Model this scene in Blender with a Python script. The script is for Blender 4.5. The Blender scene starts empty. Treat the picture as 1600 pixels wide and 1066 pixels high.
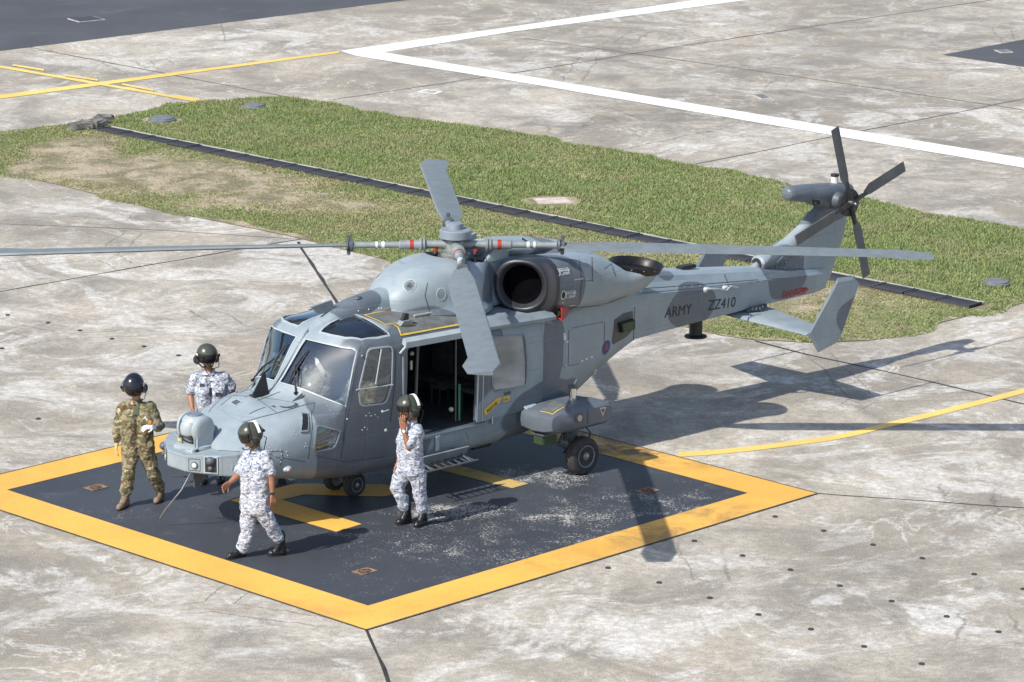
import bpy, bmesh, math, random
import numpy as np
from mathutils import Vector, Matrix
from mathutils.bvhtree import BVHTree
from mathutils.geometry import delaunay_2d_cdt
random.seed(4); rng = np.random.default_rng(4)
S = bpy.context.scene; C = S.collection; PI = math.pi; V = Vector
# ------------------------------------------------------------------ camera, sky, sun, exposure
FPX, PITCH, ROLL, HCAM = 6023.1, .2442, .0077, 14.3
Fw = V((0, math.cos(PITCH), -math.sin(PITCH))); R0 = V((1, 0, 0)); U0 = R0.cross(Fw)
Rt = R0*math.cos(ROLL)+U0*math.sin(ROLL); Up = -R0*math.sin(ROLL)+U0*math.cos(ROLL)
cam = bpy.data.cameras.new('camera'); co = bpy.data.objects.new('camera', cam); C.objects.link(co)
mw = Matrix.Identity(4)
for i in range(3): mw[i][0] = Rt[i]; mw[i][1] = Up[i]; mw[i][2] = -Fw[i]
mw[2][3] = HCAM; co.matrix_world = mw
cam.sensor_width = 36; cam.lens = FPX/1600*36; cam.clip_end = 2000; cam.clip_start = 1; S.camera = co
SAZ, SEL = math.radians(43.3), math.radians(44)      # direction the light travels towards, elevation
w = bpy.data.worlds.new('World'); S.world = w; w.use_nodes = True
nt = w.node_tree; bg = nt.nodes['Background']; sky = nt.nodes.new('ShaderNodeTexSky'); sky.sky_type = 'NISHITA'; sky.sun_disc = False
sky.sun_elevation = SEL; sky.sun_rotation = math.atan2(-math.cos(SAZ), -math.sin(SAZ)) % (2*PI)
sky.dust_density = 1.3; sky.air_density = 1.0
nt.links.new(sky.outputs[0], bg.inputs[0]); bg.inputs[1].default_value = .13
sl = bpy.data.lights.new('sun', 'SUN'); sl.energy = 4.2; sl.angle = math.radians(.6); sl.color = (1, .955, .88)
so = bpy.data.objects.new('sun', sl); C.objects.link(so)
so.rotation_euler = V((math.cos(SAZ)*math.cos(SEL), math.sin(SAZ)*math.cos(SEL), -math.sin(SEL))).to_track_quat('-Z', 'Y').to_euler()
S.view_settings.view_transform = 'Standard'; S.view_settings.look = 'None'; S.view_settings.gamma = 1
S.view_settings.use_curve_mapping = False; S.view_settings.exposure = .38
S.render.engine = 'CYCLES'

# ------------------------------------------------------------------ placing helpers
def ray(px, py): return (Fw+Rt*((px-800)/FPX)+Up*((533-py)/FPX))
def G(px, py, z=0):                                # ground point seen at that place of the photograph
    d = ray(px, py); t = (z-HCAM)/d.z; p = V((0, 0, HCAM))+d*t; return V((p.x, p.y, z))
PHI = math.radians(-137); NX, NY = G(537, 770).x-.015*math.sin(PHI), G(537, 770).y+.015*math.cos(PHI)
HM = Matrix.Translation((NX, NY, 0)) @ Matrix.Rotation(PHI, 4, 'Z'); HI = HM.inverted()
def HR(px, py):                                    # camera ray in helicopter space
    return HI @ V((0, 0, HCAM)), (HI.to_3x3() @ ray(px, py)).normalized()
def HP(px, py, ax, val):
    o, d = HR(px, py); return o+d*((val-o[ax])/d[ax])

# ------------------------------------------------------------------ materials
MATS = {}
class NB:
    def __init__(s, name):
        s.m = bpy.data.materials.new(name); s.m.use_nodes = True; s.t = s.m.node_tree; s.b = s.t.nodes['Principled BSDF']; s.co = None
    def n(s, ty, **k):
        x = s.t.nodes.new(ty)
        for a, b in k.items():
            if a.startswith('i_'):
                key = a[2:]; key = int(key) if key.isdigit() else key.replace('_', ' ')
                if isinstance(b, bpy.types.NodeSocket): s.t.links.new(b, x.inputs[key])
                else: x.inputs[key].default_value = b
            else: setattr(x, a, b)
        return x
    def L(s, a, b): s.t.links.new(a, b)
    def coord(s, kind='Object', scale=(1, 1, 1)):
        c = s.n('ShaderNodeTexCoord').outputs[kind]
        if kind == 'World': pass
        return s.n('ShaderNodeMapping', i_Vector=c, i_Scale=scale).outputs[0]
    def noise(s, co, scale, detail=4, rough=.55, dist=0):
        return s.n('ShaderNodeTexNoise', i_Vector=co, i_Scale=scale, i_Detail=detail, i_Roughness=rough, i_Distortion=dist).outputs[0]
    def ramp(s, f, a, b, lo=0., hi=1., smooth=True):
        return s.n('ShaderNodeMapRange', interpolation_type='SMOOTHSTEP' if smooth else 'LINEAR', i_Value=f, i_1=a, i_2=b, i_3=lo, i_4=hi).outputs[0]
    def mix(s, f, a, b):
        x = s.n('ShaderNodeMix', data_type='RGBA')
        for k, v in ((0, f), (6, a), (7, b)):
            if isinstance(v, bpy.types.NodeSocket): s.L(v, x.inputs[k])
            elif k == 0: x.inputs[0].default_value = v
            else: x.inputs[k].default_value = (*v, 1) if len(v) == 3 else v
        return x.outputs[2]
    def math(s, op, a, b=0., c=None):
        x = s.n('ShaderNodeMath', operation=op)
        for k, v in enumerate((a, b) if c is None else (a, b, c)):
            if isinstance(v, bpy.types.NodeSocket): s.L(v, x.inputs[k])
            else: x.inputs[k].default_value = v
        return x.outputs[0]
    def bump(s, h, st, dist=.02):
        b = s.n('ShaderNodeBump', i_Height=h, i_Strength=st, i_Distance=dist); s.L(b.outputs[0], s.b.inputs['Normal'])
    def col(s, c): 
        if isinstance(c, bpy.types.NodeSocket): s.L(c, s.b.inputs['Base Color'])
        else: s.b.inputs['Base Color'].default_value = (*c, 1)
def mat(name, col=(.5, .5, .5), rough=.5, metal=0, var=.12, scale=6, spec=.5, bump=0, bscale=60):
    if name in MATS: return MATS[name]
    b = NB(name); co = b.coord()
    n = b.noise(co, scale, 5, .6)
    f = b.ramp(n, .3, .7)
    b.col(b.mix(f, tuple(c*(1-var) for c in col), tuple(min(1, c*(1+var)) for c in col)))
    b.b.inputs['Roughness'].default_value = rough; b.b.inputs['Metallic'].default_value = metal
    b.b.inputs['Specular IOR Level'].default_value = spec
    if bump: b.bump(b.noise(co, bscale, 4), bump)
    MATS[name] = b.m; return b.m

DARKB = [  # centre, radii of the dark camouflage fields (helicopter space)
    ((.25, .9, 1.15), (.95, 1.2, 1.25)), ((-.75, .9, 1.7), (1.12, 1.0, .86)), ((-1.6, .98, 2.05), (.38, .3, .5)),
    ((-.1, 0, 2.62), (.42, .5, .28)), ((-2.93, .8, 1.2), (.22, 1.6, 1.3)), ((-3.0, .95, 2.5), (.42, .75, .55)),
    ((-6.1, .25, 1.62), (.50, .5, .36)), ((-5.72, .1, 2.2), (.26, .4, .2)), ((-8.25, 0, 1.75), (.5, .6, .42)), ((-9.2, 0, 2.85), (1.0, .8, .52)),
    ((-2.45, .8, .5), (.45, .9, .3)), ((-9.0, 1.3, 1.25), (.85, .2, .42)), ((-2.95, 1.3, .8), (1.2, .75, .45)), ((-3.35, 0, 2.8), (.3, .6, .3)), ((-2.15, -.2, 2.55), (.3, .9, .3))]
def paint():
    b = NB('helicopter_camouflage_paint'); tc = b.n('ShaderNodeTexCoord').outputs['Object']
    nz = b.n('ShaderNodeTexNoise', i_Vector=tc, i_Scale=1.3, i_Detail=1.0)
    off = b.n('ShaderNodeVectorMath', operation='MULTIPLY_ADD'); b.L(nz.outputs['Color'], off.inputs[0]); off.inputs[1].default_value = (.34, .1, .34); b.L(tc, off.inputs[2])
    sx = b.n('ShaderNodeSeparateXYZ'); b.L(off.outputs[0], sx.inputs[0])
    ay = b.math('ABSOLUTE', sx.outputs[1]); cm = b.n('ShaderNodeCombineXYZ'); b.L(sx.outputs[0], cm.inputs[0]); b.L(ay, cm.inputs[1]); b.L(sx.outputs[2], cm.inputs[2])
    m = None
    for c, r in DARKB:
        c = (c[0]+.17, c[1]+.05, c[2]+.17)
        s = b.n('ShaderNodeVectorMath', operation='SUBTRACT'); b.L(cm.outputs[0], s.inputs[0]); s.inputs[1].default_value = c
        d = b.n('ShaderNodeVectorMath', operation='DIVIDE'); b.L(s.outputs[0], d.inputs[0]); d.inputs[1].default_value = r
        l = b.n('ShaderNodeVectorMath', operation='LENGTH'); b.L(d.outputs[0], l.inputs[0])
        m = l.outputs['Value'] if m is None else b.math('MINIMUM', m, l.outputs['Value'])
    f = b.ramp(m, 1.02, .97)
    g = b.noise(tc, 3.2, 6, .65); gr = b.ramp(g, .35, .7)
    light = b.mix(gr, (.235, .285, .32), (.285, .335, .365)); dark = b.mix(gr, (.105, .125, .15), (.135, .155, .182))
    c = b.mix(f, light, dark)
    mp = b.n('ShaderNodeMapping', i_Vector=tc, i_Scale=(2, 9, 1.2)).outputs[0]
    st = b.noise(mp, 2.5, 5, .7); c = b.mix(b.ramp(st, .56, .8, 0, .22), c, (.16, .16, .15))
    # rivet rows and faint panel joints, drips of oil
    so_ = b.n('ShaderNodeSeparateXYZ'); b.L(tc, so_.inputs[0])
    def near(v, per, ofs, wd): return b.ramp(b.math('PINGPONG', b.math('ADD', v, ofs), per/2), wd, wd*.5)
    rx = b.math('MULTIPLY', near(so_.outputs[0], .52, .11, .011), near(so_.outputs[2], .042, 0, .011)); rz = b.math('MULTIPLY', near(so_.outputs[2], .37, .06, .011), near(so_.outputs[0], .042, 0, .011))
    lx = b.math('MAXIMUM', near(so_.outputs[0], .52, .085, .006), near(so_.outputs[2], .37, .035, .006))
    msk = b.ramp(b.noise(tc, .9, 2), .42, .50)
    c = b.mix(b.math('MULTIPLY', b.math('MAXIMUM', rx, rz), .16), c, (.42, .46, .48)); c = b.mix(b.math('MULTIPLY', b.math('MULTIPLY', lx, msk), .24), c, (.05, .055, .06))
    oi = b.noise(b.n('ShaderNodeMapping', i_Vector=tc, i_Scale=(9, 9, .8)).outputs[0], 1.6, 5, .7); c = b.mix(b.math('MULTIPLY', b.ramp(oi, .60, .78), b.ramp(b.noise(tc, .8, 3), .48, .62, 0, .55)), c, (.07, .065, .055))
    b.col(c); b.b.inputs['Roughness'].default_value = .42
    b.L(b.ramp(g, .3, .7, .36, .52), b.b.inputs['Roughness'])
    b.bump(b.noise(tc, 1.6, 3, .5), .12, .03)
    MATS['paint'] = b.m; return b.m
def glass(name, tint=(.75, .8, .82), opac=.25, rough=.02, amt=.0):
    b = NB(name); t = b.t; t.nodes.remove(b.b); out = [n for n in t.nodes if n.type == 'OUTPUT_MATERIAL'][0]
    tr = b.n('ShaderNodeBsdfTransparent', i_Color=(*tint, 1)); gl = b.n('ShaderNodeBsdfGlossy', i_Color=(.80, .90, 1, 1), i_Roughness=rough)
    fr = b.n('ShaderNodeFresnel', i_IOR=1.5); f = b.math('ADD', b.math('MULTIPLY', fr.outputs[0], 1.6), amt)
    df = b.n('ShaderNodeBsdfDiffuse', i_Color=(.3, .33, .35, 1)); co = b.coord()
    m0 = b.n('ShaderNodeMixShader'); b.L(b.ramp(b.noise(co, 2.5, 4), .4, .75, opac*.3, opac), m0.inputs[0]); b.L(tr.outputs[0], m0.inputs[1]); b.L(df.outputs[0], m0.inputs[2])
    m1 = b.n('ShaderNodeMixShader'); b.L(f, m1.inputs[0]); b.L(m0.outputs[0], m1.inputs[1]); b.L(gl.outputs[0], m1.inputs[2])
    b.L(m1.outputs[0], out.inputs[0]); MATS[name] = b.m; return b.m

# ------------------------------------------------------------------ mesh helpers
def mesh_obj(name, vs, fs, m, parent=None, smooth=True, angle=35, mats=None):
    me = bpy.data.meshes.new(name); me.from_pydata([tuple(v) for v in vs], [], [tuple(f) for f in fs]); me.validate(); me.update()
    o = bpy.data.objects.new(name, me); C.objects.link(o)
    if m: me.materials.append(m)
    if smooth:
        me.polygons.foreach_set('use_smooth', [True]*len(me.polygons)); 
        try: me.set_sharp_from_angle(angle=math.radians(angle))
        except Exception: pass
    if parent: o.parent = parent
    return o
def tag(o, label=None, cat=None, group=None, kind=None):
    for k, v in (('label', label), ('category', cat), ('group', group), ('kind', kind)):
        if v: o[k] = v
    return o
def empty(name, loc, rz=0):
    o = bpy.data.objects.new(name, None); C.objects.link(o); o.location = loc; o.rotation_euler = (0, 0, rz); return o
class MB:
    def __init__(s): s.v = []; s.f = []
    def add(s, vs, fs):
        k = len(s.v); s.v += [V(v) for v in vs]; s.f += [tuple(i+k for i in f) for f in fs]; return s
    def box(s, c, d, rot=None, bev=0):
        c = V(c); hx, hy, hz = d[0]/2, d[1]/2, d[2]/2
        if bev:
            bm = bmesh.new(); bmesh.ops.create_cube(bm, size=1)
            for v in bm.verts: v.co = V((v.co.x*d[0], v.co.y*d[1], v.co.z*d[2]))
            bmesh.ops.bevel(bm, geom=bm.edges[:], offset=bev, segments=2, affect='EDGES'); bm.verts.index_update()
            vs = [v.co.copy() for v in bm.verts]; fs = [[q.index for q in f.verts] for f in bm.faces]; bm.free()
        else:
            vs = [V((x, y, z)) for x in (-hx, hx) for y in (-hy, hy) for z in (-hz, hz)]
            fs = [(0, 1, 3, 2), (4, 6, 7, 5), (0, 4, 5, 1), (2, 3, 7, 6), (0, 2, 6, 4), (1, 5, 7, 3)]
        if rot is not None: vs = [rot @ v for v in vs]
        return s.add([c+v for v in vs], fs)
    def tube(s, pts, r, n=10, cap=True):
        pts = [V(p) for p in pts]; rs = r if isinstance(r, (list, tuple)) else [r]*len(pts); rings = []
        t0 = (pts[1]-pts[0]).normalized(); a = t0.orthogonal().normalized()
        for i, p in enumerate(pts):
            t = ((pts[min(i+1, len(pts)-1)]-pts[max(i-1, 0)])).normalized(); a = (a-t*a.dot(t)).normalized(); b = t.cross(a)
            rings.append([p+(a*math.cos(2*PI*k/n)+b*math.sin(2*PI*k/n))*rs[i] for k in range(n)])
        return s.rings(rings, cap)
    def rings(s, rings, cap=True):
        n = len(rings[0]); vs = [q for r in rings for q in r]; fs = []
        for i in range(len(rings)-1):
            for k in range(n): fs.append((i*n+k, i*n+(k+1) % n, (i+1)*n+(k+1) % n, (i+1)*n+k))
        if cap: fs.append(tuple(range(n-1, -1, -1))); fs.append(tuple((len(rings)-1)*n+k for k in range(n)))
        return s.add(vs, fs)
    def lathe(s, o, ax, prof, n=20, cap=True):     # prof: (distance along axis, radius)
        o = V(o); ax = V(ax).normalized(); a = ax.orthogonal().normalized(); b = ax.cross(a)
        return s.rings([[o+ax*d+(a*math.cos(2*PI*k/n)+b*math.sin(2*PI*k/n))*max(r, 1e-4) for k in range(n)] for d, r in prof], cap)
    def ball(s, c, r, n=12, m=8, rot=None):
        c = V(c); r = r if isinstance(r, (tuple, list)) else (r, r, r); rg = []
        for i in range(m+1):
            th = PI*i/m; rr = max(math.sin(th), 1e-3); ring = [V((rr*math.cos(2*PI*k/n)*r[0], rr*math.sin(2*PI*k/n)*r[1], math.cos(th)*r[2])) for k in range(n)]
            rg.append([c+((rot @ q) if rot is not None else q) for q in ring])
        return s.rings(rg[::-1], True)
    def prism(s, poly, ext, off=(0, 0, 0)):        # polygon of 3-D points extruded by vector ext
        n = len(poly); ext = V(ext); vs = [V(p)+V(off) for p in poly]+[V(p)+V(off)+ext for p in poly]
        return s.add(vs, [tuple(range(n))[::-1], tuple(range(n, 2*n))]+[(i, (i+1) % n, n+(i+1) % n, n+i) for i in range(n)])
    def mirror(s):
        t = MB(); t.v = [V((v.x, -v.y, v.z)) for v in s.v]; t.f = [f[::-1] for f in s.f]; return t
    def obj(s, name, m, parent=None, smooth=True, angle=35):
        o = mesh_obj(name, s.v, s.f, m, parent, False, angle)
        bm = bmesh.new(); bm.from_mesh(o.data); bmesh.ops.recalc_face_normals(bm, faces=bm.faces[:]); bm.to_mesh(o.data); bm.free()
        if smooth:
            o.data.polygons.foreach_set('use_smooth', [True]*len(o.data.polygons)); o.data.set_sharp_from_angle(angle=math.radians(angle))
        return o
def cr(p0, p1, p2, p3, t): return .5*((2*p1)+(-p0+p2)*t+(2*p0-5*p1+4*p2-p3)*t*t+(-p0+3*p1-3*p2+p3)*t**3)
def interp(seq, n):                                # Catmull-Rom through a list of arrays
    out = []; L = len(seq)
    for i in range(L-1):
        p1, p2 = seq[i], seq[i+1]; p0 = seq[i-1] if i else 2*p1-p2; p3 = seq[i+2] if i+2 < L else 2*p2-p1
        for k in range(n): out.append(cr(p0, p1, p2, p3, k/n))
    out.append(seq[-1]); return out
def loft_half(rows, nr=4, ng=3):                   # rows: half girths bottom centre -> top centre
    A = [np.array(r, float) for r in rows]; A = interp(A, nr); full = []
    for r in A:
        g = np.array(interp(list(r), ng)); g[0, 1] = 0; g[-1, 1] = 0
        left = g; right = g[1:-1][::-1].copy(); right[:, 1] *= -1
        full.append(np.vstack([left, right]))
    return full
def loft_mb(full):
    mb = MB(); mb.rings([[V(p) for p in r] for r in full], True); return mb
def inpoly(x, y, poly):
    c = False; n = len(poly); j = n-1
    for i in range(n):
        xi, yi = poly[i]; xj, yj = poly[j]
        if (yi > y) != (yj > y) and x < (xj-xi)*(y-yi)/(yj-yi)+xi: c = not c
        j = i
    return c
def modded(o, keepname=True):                      # bake an object's modifiers into its mesh
    dg = bpy.context.evaluated_depsgraph_get(); dg.update(); me = bpy.data.meshes.new_from_object(o.evaluated_get(dg)); o.modifiers.clear(); old = o.data; o.data = me; bpy.data.meshes.remove(old); return o
# ------------------------------------------------------------------ conformal pieces on a surface
class Surf:
    def __init__(s, mb): s.t = BVHTree.FromPolygons([tuple(v) for v in mb.v], mb.f)
    def hitpx(s, px, py):
        o, d = HR(px, py); h = s.t.ray_cast(o, d)
        if h[0]: return h[0]
        b = None
        for k in range(400, 600):
            q = s.t.find_nearest(o+d*k*.1)
            if q[0] and (b is None or q[3] < b[1]): b = (q[0], q[3])
        return b[0] if b[1] < 1.2 else None
    def drop(s, p, n, reach=.6):
        h = s.t.ray_cast(p+n*reach, -n, reach*3)
        return h[0] if h[0] else p
    def outline(s, pxs): 
        r = [s.hitpx(*q) for q in pxs]; return [q for q in r if q]
def basis(pts, n=None):
    c = sum((V(p) for p in pts), V())/len(pts)
    if n is None:
        n = V()
        for i in range(len(pts)): n += (V(pts[i])-c).cross(V(pts[(i+1) % len(pts)])-c)
        n.normalize()
    a = n.orthogonal().normalized(); return c, n, a, n.cross(a)
def smooth_loop(pts, k=3):
    n = len(pts); out = []
    P = [np.array(p) for p in pts]
    for i in range(n):
        for j in range(k): out.append(V(cr(P[i-1], P[i], P[(i+1) % n], P[(i+2) % n], j/k)))
    return out
def round_loop(pts, r, k=3):                       # polygon with rounded corners
    out = []; n = len(pts)
    for i in range(n):
        p = V(pts[i]); a = V(pts[i-1])-p; b = V(pts[(i+1) % n])-p; ra = min(r, a.length*.45); rb = min(r, b.length*.45)
        A = p+a.normalized()*ra; B = p+b.normalized()*rb
        for j in range(k+1):
            t = j/k; out.append(A*(1-t)**2+p*2*t*(1-t)+B*t*t)
    return out
def conform(surf, loop, n=None, hole=None, off=.004, thick=.0, sp=.08, outward=None):
    """piece with the outline `loop` laid on the surface; off = height of its top, thick = depth"""
    c, nn, a, b = basis(loop, n)
    if outward is not None and nn.dot(outward) < 0: nn = -nn; b = nn.cross(a)
    P2 = [((p-c).dot(a), (p-c).dot(b)) for p in map(V, loop)]; H2 = [((p-c).dot(a), (p-c).dot(b)) for p in map(V, hole)] if hole else []
    dens = []
    for q in (P2, H2):
        d = []
        for i in range(len(q)):
            x0, y0 = q[i]; x1, y1 = q[(i+1) % len(q)]; k = max(1, int(math.hypot(x1-x0, y1-y0)/sp))
            d += [(x0+(x1-x0)*j/k, y0+(y1-y0)*j/k) for j in range(k)]
        dens.append(d)
    P2, H2 = dens; pts = P2+H2; ed = [(i, (i+1) % len(P2)) for i in range(len(P2))]+[(len(P2)+i, len(P2)+(i+1) % len(H2)) for i in range(len(H2))]
    xs = [p[0] for p in P2]; ys = [p[1] for p in P2]
    x = min(xs)+sp
    while x < max(xs):
        y = min(ys)+sp
        while y < max(ys):
            if inpoly(x, y, P2) and not (H2 and inpoly(x, y, H2)): pts.append((x, y))
            y += sp
        x += sp
    vs, es, fs, _, _, _ = delaunay_2d_cdt([V(p) for p in pts], ed, [], 0, 1e-5)
    tri = []
    for f in fs:
        cx = sum(vs[i].x for i in f)/len(f); cy = sum(vs[i].y for i in f)/len(f)
        if inpoly(cx, cy, P2) and not (H2 and inpoly(cx, cy, H2)): tri.append(tuple(f))
    base = [surf.drop(c+a*v.x+b*v.y, nn) for v in vs]; mb = MB()
    top = [p+nn*off for p in base]
    if thick:
        k = len(top); bot = [p+nn*(off-thick) for p in base]; cnt = {}
        for f in tri:
            for i in range(len(f)):
                e = (f[i], f[(i+1) % len(f)]); cnt[e] = 1
        sides = [(e[1], e[0], e[0]+k, e[1]+k) for e in cnt if (e[1], e[0]) not in cnt]
        mb.add(top+bot, tri+[tuple(i+k for i in f)[::-1] for f in tri]+sides)
    else: mb.add(top, tri)
    return mb
def shrink(loop, d):
    c = sum((V(p) for p in loop), V())/len(loop); return [V(p)+(c-V(p)).normalized()*min(d, (c-V(p)).length*.5) for p in loop]
def strip(surf, pts, wd, off=.003, n=None, step=.06, closed=False):
    """thin painted line or seam following the surface"""
    pts = [V(p) for p in pts]; c, nn, a, b = basis(pts if len(pts) > 2 else pts+[pts[0]+V((0, 0, .01))], n); q = []
    if closed: pts = pts+[pts[0]]
    for i in range(len(pts)-1):
        k = max(1, int((pts[i+1]-pts[i]).length/step)); q += [pts[i].lerp(pts[i+1], j/k) for j in range(k)]
    q.append(pts[-1]); L = []
    for i, p in enumerate(q):
        t = (q[min(i+1, len(q)-1)]-q[max(i-1, 0)]).normalized(); s = nn.cross(t).normalized()*wd/2
        L += [surf.drop(p-s, nn)+nn*off, surf.drop(p+s, nn)+nn*off]
    mb = MB(); mb.add(L, [(2*i, 2*i+1, 2*i+3, 2*i+2) for i in range(len(q)-1)]); return mb
def text_mb(s, h, o, u, v, surf=None, off=.004, bold=0, shear=0):
    cu = bpy.data.curves.new('t', 'FONT'); cu.body = s; cu.size = h; cu.offset = bold; cu.shear = shear; cu.resolution_u = 3; t = bpy.data.objects.new('t', cu); C.objects.link(t)
    dg = bpy.context.evaluated_depsgraph_get(); me = bpy.data.meshes.new_from_object(t.evaluated_get(dg))
    u = V(u).normalized(); v = V(v).normalized(); n = u.cross(v); mb = MB(); o = V(o)
    P = [o+u*q.co.x+v*q.co.y for q in me.vertices]
    if surf: P = [surf.drop(p, n)+n*off for p in P]
    else: P = [p+n*off for p in P]
    mb.add(P, [tuple(f.vertices) for f in me.polygons]); bpy.data.objects.remove(t); bpy.data.curves.remove(cu); bpy.data.meshes.remove(me); return mb

# ================================================================== GROUND
def area_mask(b, co, areas):
    m = None
    for (px, py), (rx, ry), k in areas:
        g = G(px, py); s = b.n('ShaderNodeVectorMath', operation='SUBTRACT'); b.L(co, s.inputs[0]); s.inputs[1].default_value = (g.x, g.y, 0)
        d = b.n('ShaderNodeVectorMath', operation='DIVIDE'); b.L(s.outputs[0], d.inputs[0]); d.inputs[1].default_value = (rx, ry, 1)
        l = b.n('ShaderNodeVectorMath', operation='LENGTH'); b.L(d.outputs[0], l.inputs[0]); q = b.ramp(l.outputs['Value'], 1.3, .2, 0, k); m = q if m is None else b.math('MAXIMUM', m, q)
    return m
def concrete(name, tint=(1, 1, 1)):
    b = NB(name); co = b.n('ShaderNodeTexCoord').outputs['Object']
    big = b.noise(co, .16, 6, .62, .6); mid = b.noise(co, .55, 8, .68, .8); fine = b.noise(co, 9, 8, .8, .2); spk = b.noise(co, 48, 3, .7)
    c = b.mix(b.ramp(big, .36, .66), (.335, .298, .240), (.60, .545, .455))
    c = b.mix(b.ramp(mid, .30, .60, .85, 0), c, (.22, .20, .175))
    c = b.mix(b.ramp(b.noise(co, .33, 5, .6), .52, .70, 0, .5), c, (.58, .49, .375))
    w1 = b.noise(co, .42, 10, .72, 1.4); w1b = b.ramp(b.noise(co, .11, 3, .5, .4), .40, .56)
    wa = area_mask(b, co, (((1420, 960), (2.2, 1.6), 1), ((260, 330), (3, 2.4), 1), ((40, 420), (2.5, 2), .9), ((1340, 600), (3.0, 1.6), .9), ((950, 1010), (1.6, .8), .9), ((230, 545), (1.8, 1.4), .7), ((1560, 520), (1.5, 1.5), .8), ((1200, 110), (4, 5), .4), ((150, 960), (2.5, 1.2), .6), ((520, 430), (1.4, 2), .7)))
    w1b = b.math('MAXIMUM', b.math('MULTIPLY', w1b, .75), wa); wm = b.math('MULTIPLY', b.ramp(b.math('ADD', w1, b.math('MULTIPLY', wa, .03)), .50, .585), w1b); c = b.mix(b.math('MULTIPLY', wm, .80), c, (.82, .80, .76))
    rid = b.math('ABSOLUTE', b.math('SUBTRACT', b.noise(co, .5, 6, .62, 1.0), .5)); c = b.mix(b.math('MULTIPLY', b.ramp(rid, .018, .004), b.ramp(mid, .42, .58, 0, .6)), c, (.76, .74, .70))
    dk = b.math('MULTIPLY', b.ramp(b.noise(co, .7, 9, .72, 1.2), .46, .62), b.math('MAXIMUM', b.math('MULTIPLY', b.ramp(b.noise(co, .13, 2), .5, .62), .5), area_mask(b, co, (((930, 190), (3.5, 2.6), 1), ((1180, 140), (3, 4), .9), ((1000, 60), (4, 6), .8), ((1350, 290), (3.5, 2.5), 1), ((1450, 240), (4, 3), .8), ((560, 900), (2, .8), .8), ((1000, 600), (1.6, 1.6), .5), ((130, 130), (3, 3), .5))))); c = b.mix(b.math('MULTIPLY', dk, .72), c, (.15, .142, .132))
    c = b.mix(b.ramp(b.noise(co, 2.6, 9, .78, .6), .40, .60, .30, 0), c, (.20, .18, .15)); c = b.mix(b.ramp(fine, .40, .60, .40, 0), c, (.17, .16, .14)); c = b.mix(b.ramp(spk, .57, .68, 0, .7), c, (.72, .69, .64)); c = b.mix(b.ramp(spk, .43, .33, 0, .65), c, (.085, .08, .075)); cr_ = b.n('ShaderNodeTexVoronoi', feature='DISTANCE_TO_EDGE', i_Vector=b.n('ShaderNodeVectorMath', operation='ADD', i_0=co, i_1=(0, 0, 0)).outputs[0], i_Scale=.16).outputs['Distance']; crd = b.math('ADD', cr_, b.math('MULTIPLY', b.math('SUBTRACT', b.noise(co, 1.1, 6, .7), .5), .06)); c = b.mix(b.math('MULTIPLY', b.ramp(b.math('ABSOLUTE', b.math('SUBTRACT', crd, .03)), .0035, .001), b.ramp(b.noise(co, .21, 2), .50, .58, 0, .55)), c, (.12, .11, .10))
    b.col(c); b.b.inputs['Roughness'].default_value = .9; b.b.inputs['Specular IOR Level'].default_value = .25
    b.bump(b.math('ADD', fine, b.math('MULTIPLY', spk, .6)), .5, .01)
    MATS[name] = b.m; return b.m
def painted(name, col, worn, amt=.5, wscale=3., sp=(.6, .58, .52), spa=.0, areas=(), rough=.75, base=None, dirt=()):
    """paint on pavement: wear, stains, and loose pale grit collected in some areas (world centre, radius)"""
    b = NB(name); co = b.n('ShaderNodeTexCoord').outputs['Object']
    n1 = b.noise(co, wscale, 8, .7, .4); n2 = b.noise(co, 26, 5, .7); big = b.noise(co, .5, 5, .6, .5)
    c = b.mix(b.ramp(big, .35, .65), tuple(x*.88 for x in col), tuple(x*1.1 for x in col))
    c = b.mix(b.ramp(n2, .35, .6, .25, 0), c, tuple(x*.6 for x in col))
    c = b.mix(b.math('MULTIPLY', b.ramp(n1, .56, .72), amt), c, worn)
    m = None
    for (x, y), (rx, ry), k in areas:
        s = b.n('ShaderNodeVectorMath', operation='SUBTRACT'); b.L(co, s.inputs[0]); s.inputs[1].default_value = (x, y, 0)
        d = b.n('ShaderNodeVectorMath', operation='DIVIDE'); b.L(s.outputs[0], d.inputs[0]); d.inputs[1].default_value = (rx, ry, 1)
        l = b.n('ShaderNodeVectorMath', operation='LENGTH'); b.L(d.outputs[0], l.inputs[0]); q = b.ramp(l.outputs['Value'], 1.3, .2, 0, k)
        m = q if m is None else b.math('MAXIMUM', m, q)
    vo = b.noise(co, 34, 4, .85, .2); grit = b.ramp(vo, .66, .70)
    if m is not None:
        thr = b.math('SUBTRACT', .70, b.math('MULTIPLY', m, .21)); thr = b.math('ADD', thr, b.math('MULTIPLY', b.math('SUBTRACT', b.noise(co, 2.2, 4, .6, .8), .5), -.5))
        d = b.math('SUBTRACT', vo, thr); grit = b.ramp(d, 0, .045)
    if spa or m is not None: c = b.mix(b.math('MULTIPLY', grit, .8), c, sp)
    if dirt: c = b.mix(b.math('MULTIPLY', area_mask(b, co, dirt), b.ramp(b.noise(co, 1.6, 7, .7, .6), .36, .62)), c, (.085, .072, .05))
    b.col(c); b.b.inputs['Roughness'].default_value = rough; b.b.inputs['Specular IOR Level'].default_value = .4
    b.bump(b.math('ADD', n2, b.math('MULTIPLY', vo, .5)), .35, .008); MATS[name] = b.m; return b.m
def sheet(name, poly, z, m, kind='structure', world=False):
    P = [(p if world else G(*p)) for p in poly]; o = mesh_obj(name, [(p[0], p[1], z) for p in P], [tuple(range(len(P)))], m, None, False)
    if o.data.polygons[0].normal.z < 0: o.data.flip_normals()
    if kind: o['kind'] = kind
    return o
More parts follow.
